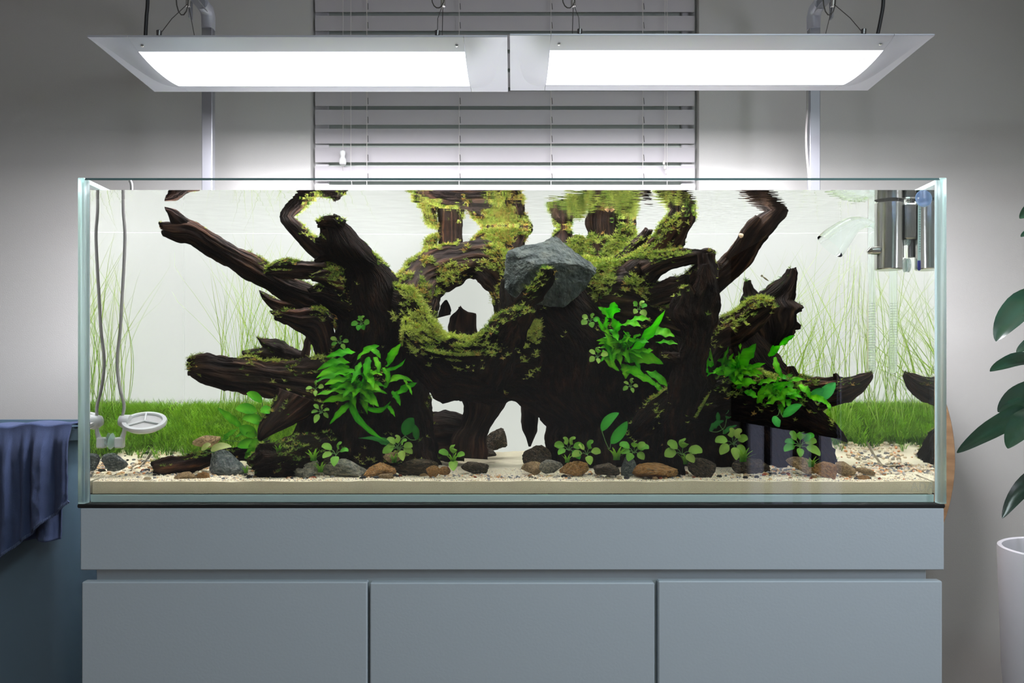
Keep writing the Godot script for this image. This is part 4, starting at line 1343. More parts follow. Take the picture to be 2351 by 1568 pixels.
	wood("driftwood_branch", "long bare reddish branch slanting up to the right water surface", [
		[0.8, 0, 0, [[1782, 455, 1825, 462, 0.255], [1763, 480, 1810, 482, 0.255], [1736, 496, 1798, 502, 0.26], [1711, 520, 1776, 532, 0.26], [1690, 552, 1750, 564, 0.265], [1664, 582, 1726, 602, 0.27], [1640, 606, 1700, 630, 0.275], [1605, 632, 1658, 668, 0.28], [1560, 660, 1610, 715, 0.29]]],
		[0.7, 0, 0, [[1736, 494, 1748, 502, 0.235], [1706, 522, 1722, 532, 0.238], [1686, 555, 1702, 568, 0.242], [1662, 588, 1680, 602, 0.245]], 6.0]],  # ridge strip: reddish wood, its highlight painted in by lighter colour
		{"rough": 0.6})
	wood("driftwood_stump", "upright reddish brown trunk at the front right with a pointed top", [
		[0.7, 1, 0, [[1612, 610, 1628, 609, 0.07], [1603, 626, 1636, 626, 0.07], [1597, 645, 1644, 648, 0.07], [1582, 668, 1652, 668, 0.07], [1565, 690, 1651, 695, 0.07], [1556, 720, 1648, 720, 0.07], [1562, 750, 1641, 750, 0.07], [1566, 780, 1634, 780, 0.07], [1560, 805, 1627, 805, 0.075], [1543, 840, 1620, 840, 0.08], [1536, 880, 1620, 885, 0.08], [1532, 930, 1600, 930, 0.08], [1524, 980, 1582, 980, 0.08], [1520, 1030, 1570, 1030, 0.08], [1516, 1098, 1572, 1098, 0.08]]],
		[0.7, 1, 0, [[1555, 672, 1590, 660, 0.06], [1545, 688, 1600, 680, 0.06], [1536, 705, 1600, 705, 0.06], [1538, 725, 1600, 725, 0.06], [1560, 755, 1610, 755, 0.065]]],
		[0.9, 1, 0, [[1572, 636, 1583, 633, 0.06], [1570, 650, 1585, 650, 0.06], [1566, 672, 1590, 672, 0.06]]],
		[0.9, 1, 0, [[1518, 812, 1520, 825, 0.06], [1535, 806, 1538, 835, 0.065], [1562, 810, 1565, 850, 0.07]]],
		[0.9, 0, 1, [[1575, 955, 1575, 1000, 0.07], [1600, 962, 1598, 985, 0.06], [1622, 966, 1622, 976, 0.055]]]],
		{"moss": 0.4, "thr": 0.7, "cover": -0.1, "rough": 0.8, "mat": M.bark})
	wood("driftwood_root", "mossy root curving down to the left from the front right trunk", [
		[0.85, 0, 1, [[1545, 885, 1550, 950, 0.1], [1515, 905, 1530, 975, 0.1], [1485, 922, 1510, 995, 0.1], [1464, 946, 1490, 1005, 0.1], [1447, 975, 1470, 1012, 0.1], [1440, 992, 1450, 1012, 0.1]]]],
		{"moss": 0.9, "thr": 0.4, "cover": 0.1, "mat": M.bark})
	wood("driftwood_log", "short mossy log with knots pointing right beside the front trunk", [
		[0.85, 0, 2, [[1620, 745, 1640, 840, 0.12], [1650, 734, 1655, 812, 0.12], [1688, 712, 1692, 792, 0.12], [1727, 685, 1735, 765, 0.12], [1756, 681, 1765, 735, 0.12], [1770, 688, 1774, 712, 0.12]]],
		[0.7, 0, 1, [[1672, 742, 1690, 768, 0.07], [1674, 746, 1686, 764, 0.065], [1677, 750, 1683, 760, 0.062]]],
		[0.7, 0, 1, [[1706, 738, 1722, 758, 0.075], [1708, 742, 1719, 755, 0.07], [1711, 745, 1717, 752, 0.068]]]],
		{"moss": 1.1, "thr": 0.5, "cover": 0.15, "tint": 0.1})
	wood("driftwood_slab", "ragged dark upright slab of driftwood behind the knotted short log", [
		[0.35, 2, 0, [[1810, 620, 1826, 617, 0.32], [1798, 636, 1829, 634, 0.32], [1776, 648, 1830, 656, 0.32], [1752, 664, 1824, 675, 0.32], [1722, 680, 1818, 690, 0.32], [1700, 702, 1834, 706, 0.32], [1690, 722, 1828, 722, 0.32], [1695, 745, 1832, 748, 0.32], [1712, 775, 1820, 768, 0.32], [1740, 805, 1790, 800, 0.32]]],
		[0.6, 1, 0, [[1712, 646, 1722, 645, 0.32], [1709, 662, 1730, 662, 0.32], [1703, 690, 1755, 690, 0.32], [1700, 720, 1770, 720, 0.32]]],
		[0.5, 0, 1, [[1800, 700, 1800, 722, 0.32], [1825, 703, 1823, 719, 0.32], [1840, 708, 1840, 714, 0.32]]],
		[0.5, 0, 1, [[1800, 735, 1800, 765, 0.32], [1822, 740, 1822, 760, 0.32], [1838, 748, 1837, 754, 0.32]]]],
		{"rough": 1.7, "light": 0.7, "moss": 0.3, "thr": 0.5, "cover": 0.0, "tint": -0.3})
	wood("driftwood_branch", "curved mossy branch reaching right to the glass inflow pipe", [
		[0.8, 1, 0, [[1999, 853, 2003, 870, 0.26], [1982, 858, 1992, 888, 0.265], [1955, 864, 1972, 906, 0.27], [1930, 868, 1945, 922, 0.275], [1895, 868, 1915, 932, 0.28], [1860, 866, 1888, 942, 0.28], [1815, 858, 1850, 950, 0.28], [1760, 850, 1800, 940, 0.28]]],
		[0.8, 1, 0, [[1913, 860, 1922, 858, 0.265], [1914, 872, 1932, 872, 0.265], [1912, 895, 1940, 890, 0.27]]],
		[0.8, 1, 0, [[1806, 845, 1824, 843, 0.27], [1800, 858, 1838, 862, 0.275], [1790, 890, 1860, 890, 0.28]]]],
		{"moss": 0.9, "thr": 0.5, "cover": 0.15, "tint": -0.2})
	wood("driftwood_log", "mossy sloping log running down to the right above the pale pebbles", [
		[0.6, 1, 0, [[1945, 1008, 1944, 1016, 0.12], [1935, 992, 1925, 1012, 0.12], [1918, 972, 1900, 1003, 0.125], [1896, 950, 1868, 995, 0.13], [1868, 918, 1828, 985, 0.14], [1838, 888, 1780, 973, 0.15], [1800, 868, 1720, 963, 0.16], [1740, 850, 1660, 958, 0.17], [1660, 850, 1600, 960, 0.19]]]],
		{"moss": 1.2, "thr": 0.35, "cover": 0.1, "tint": -0.1, "mat": M.bark, "x0": 0.42})


# ---------------------------------------------------------------- stones and pebbles

func rock_mesh(sd: int, cuts := 11, lumps := 0.06) -> ArrayMesh:   # about one unit in radius: a ball cut by planes, then weathered
	var g := RandomNumberGenerator.new()
	g.seed = sd
	var pl := []
	for i in cuts:
		var n := Vector3(g.randf_range(-1, 1), g.randf_range(-1, 1), g.randf_range(-1, 1)).normalized()
		pl.append([n, g.randf_range(0.48, 0.88)])
	var nu := 36
	var nv := 20
	var s := st()
	var pts := []
	for j in nv + 1:
		var row := []
		for i in nu:
			var a := TAU * i / nu
			var b := PI * j / nv
			var d := Vector3(sin(b) * cos(a), cos(b), sin(b) * sin(a))
			var r := 1.0
			for p in pl:
				var k: float = d.dot(p[0])
				if k > 0.05: r = min(r, p[1] / k)
			r *= 1.0 + lumps * nz.get_noise_3d(d.x * 2.4 + sd, d.y * 2.4, d.z * 2.4) + lumps * 0.5 * nz.get_noise_3d(d.x * 7.0 + sd, d.y * 7.0, d.z * 7.0)
			row.append(d * r)
		pts.append(row)
	s.set_smooth_group(-1)
	for j in nv:
		for i in nu:
			var i2 := (i + 1) % nu
			if j > 0: tri(s, pts[j][i], pts[j][i2], pts[j + 1][i2])
			if j < nv - 1: tri(s, pts[j][i], pts[j + 1][i2], pts[j + 1][i])
	return done(s)


func stone(called: String, label: String, px: float, py: float, w: float, h: float, z: float, m: String, sd: int, roll := 0.0, dz := 0.8, group := "") -> MeshInstance3D:
	var c := wat(px, py, z)
	var u := (wat(px + 1, py, z) - wat(px, py, z)).length()
	var o := put(called, rock_mesh(sd), M[m])
	o.transform = Transform3D(Basis(Vector3.BACK, roll) * Basis.from_scale(Vector3(w * 0.56 * u, h * 0.56 * u, (w + h) / 2.0 * 0.5 * dz * u)) * Basis(Vector3.UP, sd * 1.3), c)
	return tag(o, label, "stone", group)


func build_stones() -> void:
	# the large stone wedged in the middle
	var acc := [[0.9, 2, 2, [[1153, 612, 1153, 640, 0.16], [1162, 568, 1158, 672, 0.16], [1200, 553, 1190, 690, 0.17], [1249, 543, 1240, 700, 0.18], [1276, 539, 1290, 700, 0.19], [1300, 560, 1322, 685, 0.19], [1325, 580, 1345, 665, 0.19], [1350, 600, 1356, 642, 0.19], [1368, 612, 1366, 628, 0.19]]]]
	var big := wood("stone", "large blue-grey stone wedged on top of the driftwood in the middle", acc, {"mat": M.big_slate, "rough": 1.2})
	big.set_meta("category", "stone")
	big.set_meta("label", "large blue-grey stone wedged on top of the driftwood in the middle")
	# its faces are angular: cut it by planes, a pale top that slopes to the front, a dark front, a slanting right side
	var arr := big.mesh.surface_get_arrays(0)
	var v: PackedVector3Array = arr[Mesh.ARRAY_VERTEX]
	var idx: PackedInt32Array = arr[Mesh.ARRAY_INDEX]
	var lo := v[0]
	var hi := v[0]
	for q in v:
		lo = lo.min(q)
		hi = hi.max(q)
	var mid := (lo + hi) / 2.0
	var half := (hi - lo) / 2.0
	for pl in [[Vector3(-0.18, 0.80, 0.57), 0.47], [Vector3(0.42, 0.72, 0.55), 0.50], [Vector3(-0.1, -0.62, 0.80), 0.46], [Vector3(0.55, -0.5, 0.75), 0.50], [Vector3(-0.75, 0.1, 0.65), 0.62], [Vector3(-0.35, 0.62, 0.70), 0.56], [Vector3(0.72, 0.45, 0.5), 0.66]]:
		var n: Vector3 = pl[0].normalized()
		for i in v.size():
			var q := (v[i] - mid) / half
			var over: float = q.dot(n) - pl[1] - 0.07 * nz.get_noise_3d(v[i].x * 22.0, v[i].y * 22.0, v[i].z * 22.0)
			if over > 0.0: v[i] -= n * over * half * 0.93
	var fs := st()
	fs.set_smooth_group(-1)
	for i in idx:
		fs.add_vertex(v[i])
	big.mesh = done(fs)
	stone("stone", "flat slate leaning behind the low mossy log at the left", 516, 1064, 100, 56, 0.10, "slate", 3, -0.25, 0.6)
	stone("stone", "brown flat pebble-like stone on the sand left of a round orange one", 427, 1094, 50, 20, 0.04, "tan_stone", 4, 0.1)
	stone("stone", "small orange stone on the sand under the flat slate at the left", 470, 1094, 34, 18, 0.04, "rust_stone", 5)
	stone("stone", "rounded grey stone beside the gnarled dark log end", 694, 1078, 76, 50, 0.07, "grey_stone", 6, 0.2)
	stone("stone", "small brown pointed stone between the two grey stones", 748, 1055, 40, 42, 0.10, "dark_stone", 7, 0.4)
	stone("stone", "big grey stone with pale edges under the left fern", 800, 1079, 116, 54, 0.07, "grey_stone", 8, -0.06)
	stone("stone", "long orange and grey stone right of the big grey stone", 876, 1084, 78, 40, 0.05, "rust_stone", 9, 0.35, 0.7)
	stone("stone", "small tan stone leaning on the long orange and grey stone", 888, 1094, 40, 22, 0.03, "tan_stone", 10, 0.3)
	stone("stone", "brown stone under the yellow-green rosette plant", 899, 1050, 50, 24, 0.09, "tan_stone", 11, 0.1)
	var mo := stone("stone", "dark mossy stone left of two small orange stones", 955, 1074, 100, 40, 0.08, "dark_stone", 12, 0.0)
	stone("stone", "small bright orange stone at the foot of the dark mossy stone", 993, 1082, 32, 26, 0.04, "rust_stone", 13)
	stone("stone", "small brown orange stone touching the bright orange one", 1020, 1081, 32, 18, 0.045, "rust_stone", 14)
	stone("stone", "low brown stone left of the bright low gap", 1090, 1075, 70, 30, 0.12, "dark_stone", 15)
	stone("stone", "dark wedge shaped stone at the back in the bright low gap", 1138, 1012, 52, 66, 0.42, "dark_stone", 16, -0.4)
	stone("stone", "dark rounded stone at the left foot of the wedge shaped stone", 1105, 1038, 70, 36, 0.34, "dark_stone", 17)
	stone("stone", "dark rounded stone at the right end of the bright low gap", 1230, 1046, 66, 54, 0.28, "dark_stone", 18)
	stone("stone", "tan stone at the right foot of the pale sand channel", 1220, 1076, 50, 30, 0.10, "tan_stone", 19, 0.2)
	stone("stone", "rounded grey-green stone right of the tan stone", 1265, 1072, 50, 32, 0.08, "grey_stone", 20)
	stone("stone", "orange-brown stone below the pale pink-veined rosette plant", 1318, 1076, 62, 32, 0.07, "rust_stone", 21, 0.1)
	stone("stone", "dark brown mossy stone on the sand right of the orange-brown one", 1385, 1080, 70, 36, 0.04, "dark_stone", 22, -0.1)
	stone("stone", "slanting blue-grey slate beside the dark brown mossy stone", 1442, 1071, 46, 42, 0.05, "slate", 23, 0.6, 0.6)
	stone("stone", "big rust brown stone in front of the curved mossy root", 1510, 1083, 106, 44, 0.05, "rust_stone", 24, 0.0)
	stone("stone", "long brown stone at the foot of the front right trunk", 1614, 1078, 70, 46, 0.05, "dark_stone", 25, -0.35)
	stone("stone", "dark stone in the shade under the sloping mossy log", 1730, 1072, 90, 40, 0.14, "dark_stone", 26)
	stone("stone", "tan angular stone, left one of two lying under the sloping log", 1840, 1068, 70, 38, 0.07, "tan_stone", 27, -0.3)
	stone("stone", "tan and orange angular stone, right one of two lying under the sloping log", 1898, 1080, 64, 36, 0.06, "rust_stone", 28, -0.25)
	stone("stone", "tan stone under the tip of the sloping mossy log", 1938, 1074, 52, 34, 0.08, "tan_stone", 29, -0.3)
	stone("stone", "flat brown stone on the sand right of the log tip", 1985, 1083, 44, 16, 0.09, "tan_stone", 30, -0.2)
	stone("stone", "flat ochre stone on the sand in front of the log tip stones", 1984, 1098, 38, 14, 0.04, "rust_stone", 31, -0.1)
	stone("stone", "dark grey stone half buried in the green carpet at the far left", 262, 1060, 60, 40, 0.06, "slate", 32)
	stone("stone", "pale stone lying between the green carpet and the low log at the left", 475, 1012, 80, 30, 0.28, "tan_stone", 33, 0.35)
	# pebbles: singly where they show, as gravel beyond
	var shapes := []
	for k in 6: shapes.append(pebble_mesh(100 + k))
	var tones := [Color(0.76, 0.62, 0.42), Color(0.62, 0.42, 0.20), Color(0.24, 0.25, 0.25), Color(0.80, 0.72, 0.56), Color(0.42, 0.38, 0.31), Color(0.66, 0.30, 0.12), Color(0.16, 0.17, 0.17)]
	var mats := []
	for t in tones:
		var m := relief(mat(t.linear_to_srgb() if false else t, 0.7), M.slate.heightmap_texture, 0.15, Vector3(20, 20, 20))
		mats.append(m)
	var names := ["cream", "ochre", "dark grey", "pale", "brown", "rusty", "black"]
	for i in 130:
		var px := rng.randf_range(330, 2060)
		var band := rng.randf()
		var py := 1094.0 + band * band * 14.0 - 6.0
		if px > 1110 and px < 1215 and rng.randf() < 0.7: px += 240
		if i > 95: px = rng.randf_range(1955, 2060)
		if i > 115: px = rng.randf_range(300, 380)
		var ray0 := wat(px, py, 0.01)
		var zz := rng.randf_range(0.02, 0.10) if i <= 95 else rng.randf_range(0.10, 0.36)
		var x := wat(px, py, zz).x
		var r := rng.randf_range(0.0028, 0.0062)
		var k := rng.randi() % 7
		var o := put("pebble", shapes[rng.randi() % 6], mats[k])
		o.transform = Transform3D(Basis.from_euler(Vector3(0, rng.randf() * TAU, rng.randf_range(-0.2, 0.2))) * Basis.from_scale(Vector3(r * rng.randf_range(1.0, 1.5), r * 0.75, r)), Vector3(x, bed(x, zz) + r * 0.3, -GLASS - zz))
		var where := "on the pale sand along the front" if i <= 95 else "in the pebble slope at the right end" if i <= 115 else "in the pebble slope at the left end"
		tag(o, "small %s pebble lying %s" % [names[k], where], "pebble", "%s pebbles %s" % [names[k], where])
	var xf: Array[Transform3D] = []
	var col: Array[Color] = []
	for i in 9000:
		var x := 0.0
		var zz := 0.0
		var q := rng.randf()
		if q < 0.40:
			x = rng.randf_range(-0.86, 0.86)
			zz = 0.01 + 0.11 * sqrt(rng.randf()) * (1.0 if abs(x - 0.04) > 0.09 else 0.7)
		elif q < 0.75:
			x = rng.randf_range(0.56, 0.88)
			zz = rng.randf_range(0.10, 0.40)
		else:
			x = rng.randf_range(-0.88, -0.56)
			zz = rng.randf_range(0.10, 0.36)
		if nz.get_noise_2d(x * 9.0, zz * 14.0) + 0.25 < rng.randf() * 0.7: continue
		var r := rng.randf_range(0.0010, 0.0044) * (1.0 if q > 0.4 else 0.75)
		xf.append(Transform3D(Basis.from_euler(Vector3(rng.randf() * TAU, rng.randf() * TAU, 0)) * Basis.from_scale(Vector3(r * 1.3, r * 0.8, r)), Vector3(x, bed(x, zz) + r * 0.3, -GLASS - zz)))
		col.append(tones[[0, 3, 0, 3, 1, 2, 4, 3, 0, 5, 6][rng.randi() % 11]])
	for i in 9000:   # grit
		var x := rng.randf_range(-0.875, 0.875)
		var zz := 0.005 + 0.2 * pow(rng.randf(), 1.6)
		var r := rng.randf_range(0.0005, 0.0012)
		xf.append(Transform3D(Basis.from_euler(Vector3(rng.randf() * TAU, rng.randf() * TAU, 0)) * Basis.from_scale(Vector3(r * 1.3, r * 0.8, r)), Vector3(x, bed(x, zz) + r * 0.2, -GLASS - zz)))
		col.append([Color(0.80, 0.72, 0.56), Color(0.86, 0.78, 0.62), Color(0.76, 0.58, 0.34), Color(0.50, 0.42, 0.32), Color(0.30, 0.28, 0.26)][[0, 1, 0, 1, 2, 2, 3, 4][rng.randi() % 8]])
	scatter("gravel", shapes[0], M.gravel, xf, col, null, "fine mixed gravel strewn over the sand bed", "gravel")


func pebble_mesh(sd: int) -> ArrayMesh:
	var g := RandomNumberGenerator.new()
	g.seed = sd
	var v := PackedVector3Array()
	var idx := PackedInt32Array()
	var nu := 14
	var nv := 8
	for j in nv + 1:
		for i in nu:
			var a := TAU * i / nu
			var b := PI * j / nv
			var d := Vector3(sin(b) * cos(a), cos(b), sin(b) * sin(a))
			v.append(d * (1.0 + 0.28 * nz.get_noise_3d(d.x * 1.4 + sd, d.y * 1.4, d.z * 1.4)))
	for j in nv:
		for i in nu:
			var a := j * nu + i
			var b := j * nu + (i + 1) % nu
			idx.append_array([a, b, b + nu, a, b + nu, a + nu])
	return raw_mesh(v, idx)


func scatter(called: String, mesh: Mesh, m: Material, xf: Array[Transform3D], col: Array[Color], parent: Node, label: String, category := "") -> MultiMeshInstance3D:
	var mm := MultiMesh.new()
	mm.transform_format = MultiMesh.TRANSFORM_3D
	mm.use_colors = true
	mm.mesh = mesh
	mm.instance_count = xf.size()
	for i in xf.size():
		mm.set_instance_transform(i, xf[i])
		mm.set_instance_color(i, col[i])
	var o := MultiMeshInstance3D.new()
	o.multimesh = mm
	o.material_override = m
	if parent:
		o.name = called
		parent.add_child(o, true)
	else:
		o.name = numbered(called)
		add_child(o, true)
	tag(o, label, category, "", "stuff")
	return o


# ---------------------------------------------------------------- plants

func leaf_shape(p0: Vector3, p1: Vector3, p2: Vector3, w: float, kind: int, face_to: Vector3, c0: Color, c1: Color, seg := 14) -> ArrayMesh:
	# a leaf along a bent line. kind: 0 lance-shaped with wavy edges, 1 oval, 2 strap, 3 grass
	var v := PackedVector3Array()
	var c := PackedColorArray()
	var idx := PackedInt32Array()
	var ac := [-1.0, -0.55, 0.0, 0.55, 1.0]
	var ph := rng.randf() * TAU
	var twist := rng.randf_range(-0.5, 0.5)
	for i in seg + 1:
		var t := float(i) / seg
		if kind == 1 or kind == 4: t = 0.5 - 0.5 * cos(PI * t)
		var p := p0.lerp(p1, t).lerp(p1.lerp(p2, t), t)
		var tan := ((p1 - p0) * (1.0 - t) + (p2 - p1) * t).normalized()
		var side := tan.cross(face_to.rotated(tan, twist * t)).normalized()
		var up := side.cross(tan)
		var h := 0.0
		match kind:
			0: h = pow(sin(PI * clampf(0.06 + 0.94 * t, 0, 1)), 0.75) * (1.0 - 0.25 * t) * (1.0 + 0.14 * sin(t * 23.0 + ph))
			1: h = pow(max(0.0, 1.0 - pow(abs((t - 0.46) / (0.46 if t < 0.46 else 0.54)), 2.0)), 0.72)
			4: h = pow(sin(PI * pow(t, 0.88)), 0.62) if t < 1.0 else 0.0
			2: h = min(1.0, min(t * 6.0 + 0.3, (1.0 - t) * 3.5 + 0.05))
			3: h = (1.0 - t * t) * 0.9 + 0.1
		if i == seg: h = 0.02
		for k in 5:
			var s: float = ac[k]
			var wave: float = (0.34 if kind == 0 else 0.05) * sin(t * 17.0 + ph + (0.0 if s < 0 else 2.1)) * abs(s)
			var q: Vector3 = p + side * s * h * w * 0.5 + up * (abs(s) * 0.22 + wave) * h * w * 0.5
			v.append(q)
			var vein: float = 0.12 * sin(t * 40.0 - abs(s) * 6.0) if kind < 2 else 0.0
			c.append(c0.lerp(c1, clampf((1.0 - abs(s)) * 0.45 + 0.25 * sin(t * 5.0 + ph) + 0.2 + vein, 0, 1)))
	for i in seg:
		for k in 4:
			var a := i * 5 + k
			idx.append_array([a, a + 1, a + 6, a, a + 6, a + 5])
	return raw_mesh(v, idx, PackedVector2Array(), c)


const FERN_A := Color(0.008, 0.17, 0.003)
const FERN_B := Color(0.08, 0.42, 0.006)

func fern_leaf(parent: Node3D, l: Array, z: float, kind := 0) -> void:   # l: base x, y, bend x, y, tip x, y, width in pixels
	var zb := z + 0.035
	var zt := z + rng.randf_range(-0.03, 0.01)
	var p0 := wat(l[0], l[1], zb) - parent.position
	var p1 := wat(l[2] * 1.0, l[3] * 1.0, z - 0.005) - parent.position
	var p2 := wat(l[4], l[5], zt) - parent.position
	var u := 0.00098
	var tone := rng.randf()
	var fc := Vector3(rng.randf_range(-0.5, 0.5), rng.randf_range(0.15, 0.8), 0.9).normalized()
	var m := leaf_shape(p0, p1, p2, l[6] * u * 1.3, kind, fc, FERN_A.lerp(FERN_B, tone * 0.35), FERN_B.lerp(Color(0.24, 0.55, 0.02), tone), 16)
	put("leaf", m, M.fern, parent)


func fern(label: String, px: float, py: float, z: float, leaves: Array, fill: int, spread: float) -> void:
	var o := thing("fern", wat(px, py, z + 0.04), label, "fern", "bright green ferns on the driftwood")
	for l in leaves: fern_leaf(o, l, z)
	for i in fill:   # shorter leaves deep in the clump
		var a := rng.randf() * TAU
		var r := rng.randf_range(0.4, 1.0) * spread
		var b := [px + rng.randf_range(-0.3, 0.3) * spread, py + rng.randf_range(-0.3, 0.3) * spread * 0.8]
		fern_leaf(o, [b[0], b[1], b[0] + cos(a) * r * 0.5, b[1] + sin(a) * r * 0.4 - 8, b[0] + cos(a) * r, b[1] + sin(a) * r * 0.7 + 5, rng.randf_range(10, 17)], z + 0.015)
	var s := st()
	var root := Vector3.ZERO
	tube(s, smooth_path([root + Vector3(-0.03, 0.004, 0), root + Vector3(0.0, 0.0, 0.004), root + Vector3(0.035, -0.006, 0)], 4), 0.0028, 8)
	put("rhizome", done(s), M.stem, o)


func rosette(label: String, px: float, py: float, z: float, n: int, r: float, pale: float, face_up := 0.5, w := 0.52, start := 0.0, group := "small broad-leaved plants among the stones") -> void:
	# a small plant with oval leaves on short stalks; r: reach in pixels, pale: 0 green .. 1 pale yellow-green
	var at := wat(px, py, z)
	var o := thing("rosette_plant", at, label, "plant", group)
	var u := 0.00098
	for i in n:
		var a := start + TAU * i / n + rng.randf_range(-0.3, 0.3)
		var rr := r * 0.9 * u * rng.randf_range(0.75, 1.1)
		var dir := Vector3(cos(a), sin(a) * (1.0 - face_up * 0.5) + face_up * 0.55, sin(a * 1.7) * 0.35 + 0.25).normalized()
		var s := st()
		var k := dir * rr * 0.36 - Vector3(0, 0.0, 0)
		tube(s, [Vector3(0, -0.004, 0), k * 0.6 + Vector3(0, 0.001, 0), k], 0.0008, 6)
		var tip := dir * rr + Vector3(0, -0.18 * rr, 0.06 * rr)
		var green := Color(0.03, 0.20, 0.012).lerp(Color(0.36, 0.44, 0.10), clampf(pale * 0.75 - 0.08 + rng.randf_range(-0.28, 0.28), 0, 1))
		var fc := Vector3(-dir.x * 0.3, 0.45 + 0.4 * face_up, 0.85).normalized()
		var lm := put("leaf", leaf_shape(k * 0.9, dir * rr * 0.72 + Vector3(0, 0.10 * rr, 0), tip, rr * w, 1, fc, green * 0.85, green * 1.15, 12), M.leaf, o)
		put("stalk", done(s), M.fern_stalk, lm)


func build_plants() -> void:
	M.fern_stalk = mat(Color(0.25, 0.42, 0.14), 0.5)
	fern("bright green fern with many narrow leaves on the left trunk above the big grey stone", 820, 885, 0.10, [
		[802, 832, 772, 822, 728, 850, 16], [815, 808, 785, 806, 749, 820, 15], [820, 826, 840, 797, 871, 794, 15], [888, 842, 896, 815, 921, 789, 17], [850, 800, 866, 806, 874, 823, 11],
		[802, 842, 762, 842, 726, 868, 15], [814, 852, 768, 850, 722, 880, 21], [826, 832, 824, 856, 806, 880, 15], [848, 820, 838, 845, 843, 874, 15], [860, 820, 870, 835, 868, 860, 13],
		[880, 844, 892, 856, 890, 884, 15], [832, 886, 855, 884, 876, 898, 17], [882, 892, 904, 852, 947, 876, 15], [928, 872, 938, 885, 946, 907, 9], [902, 910, 930, 890, 957, 879, 17],
		[812, 900, 766, 893, 721, 910, 19], [818, 914, 778, 908, 740, 924, 15], [806, 925, 782, 940, 757, 974, 13], [806, 912, 803, 968, 884, 1011, 14], [828, 908, 852, 914, 870, 934, 17],
		[826, 922, 868, 964, 897, 921, 11], [890, 930, 896, 938, 907, 957, 9], [900, 898, 912, 908, 919, 932, 11], [876, 848, 918, 852, 931, 823, 8], [838, 860, 855, 850, 878, 862, 16], [812, 868, 780, 866, 745, 884, 16], [850, 850, 846, 868, 858, 892, 16]], 26, 72)
	fern("bright green fern with broad leaves left of the front right trunk", 1430, 800, 0.12, [
		[1408, 728, 1404, 710, 1411, 693, 27], [1398, 730, 1390, 712, 1373, 705, 13], [1394, 760, 1390, 745, 1391, 727, 17], [1420, 760, 1416, 745, 1405, 731, 19], [1410, 774, 1384, 760, 1372, 731, 11],
		[1424, 748, 1448, 735, 1471, 750, 17], [1446, 736, 1468, 728, 1491, 733, 15], [1448, 810, 1492, 768, 1527, 712, 19], [1496, 760, 1522, 760, 1549, 773, 22], [1506, 786, 1530, 784, 1556, 790, 15],
		[1422, 814, 1404, 792, 1388, 764, 21], [1402, 756, 1412, 766, 1419, 783, 15], [1424, 796, 1436, 780, 1447, 774, 21], [1386, 804, 1394, 832, 1422, 852, 15], [1434, 826, 1480, 810, 1523, 836, 25],
		[1426, 846, 1452, 846, 1481, 864, 21], [1456, 858, 1480, 866, 1509, 887, 17], [1484, 852, 1508, 860, 1535, 890, 19], [1505, 880, 1514, 890, 1519, 905, 11], [1388, 774, 1396, 800, 1406, 832, 13], [1450, 800, 1478, 812, 1500, 804, 20], [1440, 790, 1460, 778, 1490, 786, 18], [1430, 835, 1440, 850, 1436, 870, 16]], 28, 66)
	fern("bright green fern between the front right trunk and the ragged slab", 1690, 855, 0.11, [
		[1655, 862, 1660, 825, 1672, 793, 9], [1630, 842, 1632, 815, 1651, 796, 21], [1660, 842, 1666, 815, 1673, 794, 8], [1672, 838, 1676, 824, 1684, 811, 8], [1684, 848, 1712, 818, 1736, 789, 27],
		[1704, 852, 1730, 842, 1758, 834, 13], [1622, 864, 1642, 852, 1664, 845, 17], [1655, 846, 1676, 822, 1690, 834, 13], [1678, 854, 1680, 884, 1706, 880, 13], [1694, 780, 1700, 790, 1700, 803, 7],
		[1640, 850, 1660, 856, 1690, 848, 18], [1625, 856, 1620, 838, 1626, 815, 12], [1690, 852, 1700, 830, 1695, 806, 12]], 18, 55)
	fern("bright green curly fern hanging over the sloping mossy log at the right", 1790, 900, 0.10, [
		[1690, 890, 1712, 872, 1737, 880, 19], [1740, 882, 1760, 872, 1782, 875, 15], [1746, 932, 1732, 888, 1822, 877, 16], [1774, 922, 1800, 900, 1826, 894, 25], [1754, 930, 1772, 918, 1792, 914, 21],
		[1834, 884, 1850, 890, 1862, 916, 17], [1858, 912, 1884, 910, 1904, 931, 13], [1900, 925, 1904, 930, 1905, 944, 8], [1779, 820, 1782, 850, 1798, 868, 12], [1785, 802, 1800, 782, 1826, 769, 12],
		[1764, 817, 1778, 800, 1791, 794, 15], [1742, 900, 1758, 890, 1770, 905, 18], [1712, 895, 1724, 905, 1740, 912, 15], [1800, 900, 1822, 905, 1838, 898, 18], [1768, 905, 1778, 892, 1800, 884, 20]], 20, 58)
	# single larger leaves
	var one := func(name_label: String, px: float, py: float, ls: Array, z: float, col_a: Color, col_b: Color) -> void:
		var o := thing("leafy_plant", wat(px, py, z), name_label, "plant")
		for l in ls:
			var p0 := wat(l[0], l[1], z) - o.position
			var p2 := wat(l[4], l[5], z - 0.015) - o.position
			var p1 := wat(l[2], l[3], z - 0.012) - o.position
			var fc := Vector3(rng.randf_range(-0.4, 0.4), 0.4, 0.9).normalized()
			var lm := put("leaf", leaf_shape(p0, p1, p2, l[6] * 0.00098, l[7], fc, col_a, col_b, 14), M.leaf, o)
			var s := st()
			tube(s, smooth_path([Vector3.ZERO, (p0 * 0.5) + Vector3(0, -0.004, 0.004), p0], 4), 0.0009, 6)
			put("stalk", done(s), M.fern_stalk, lm)
	one.call("two long upright green leaves on curved stalks left of the mossy root", 1398, 1030, [[1382, 990, 1392, 962, 1421, 948, 22, 1], [1402, 1018, 1422, 1000, 1440, 967, 25, 1]], 0.09, Color(0.03, 0.22, 0.03), Color(0.06, 0.34, 0.04))
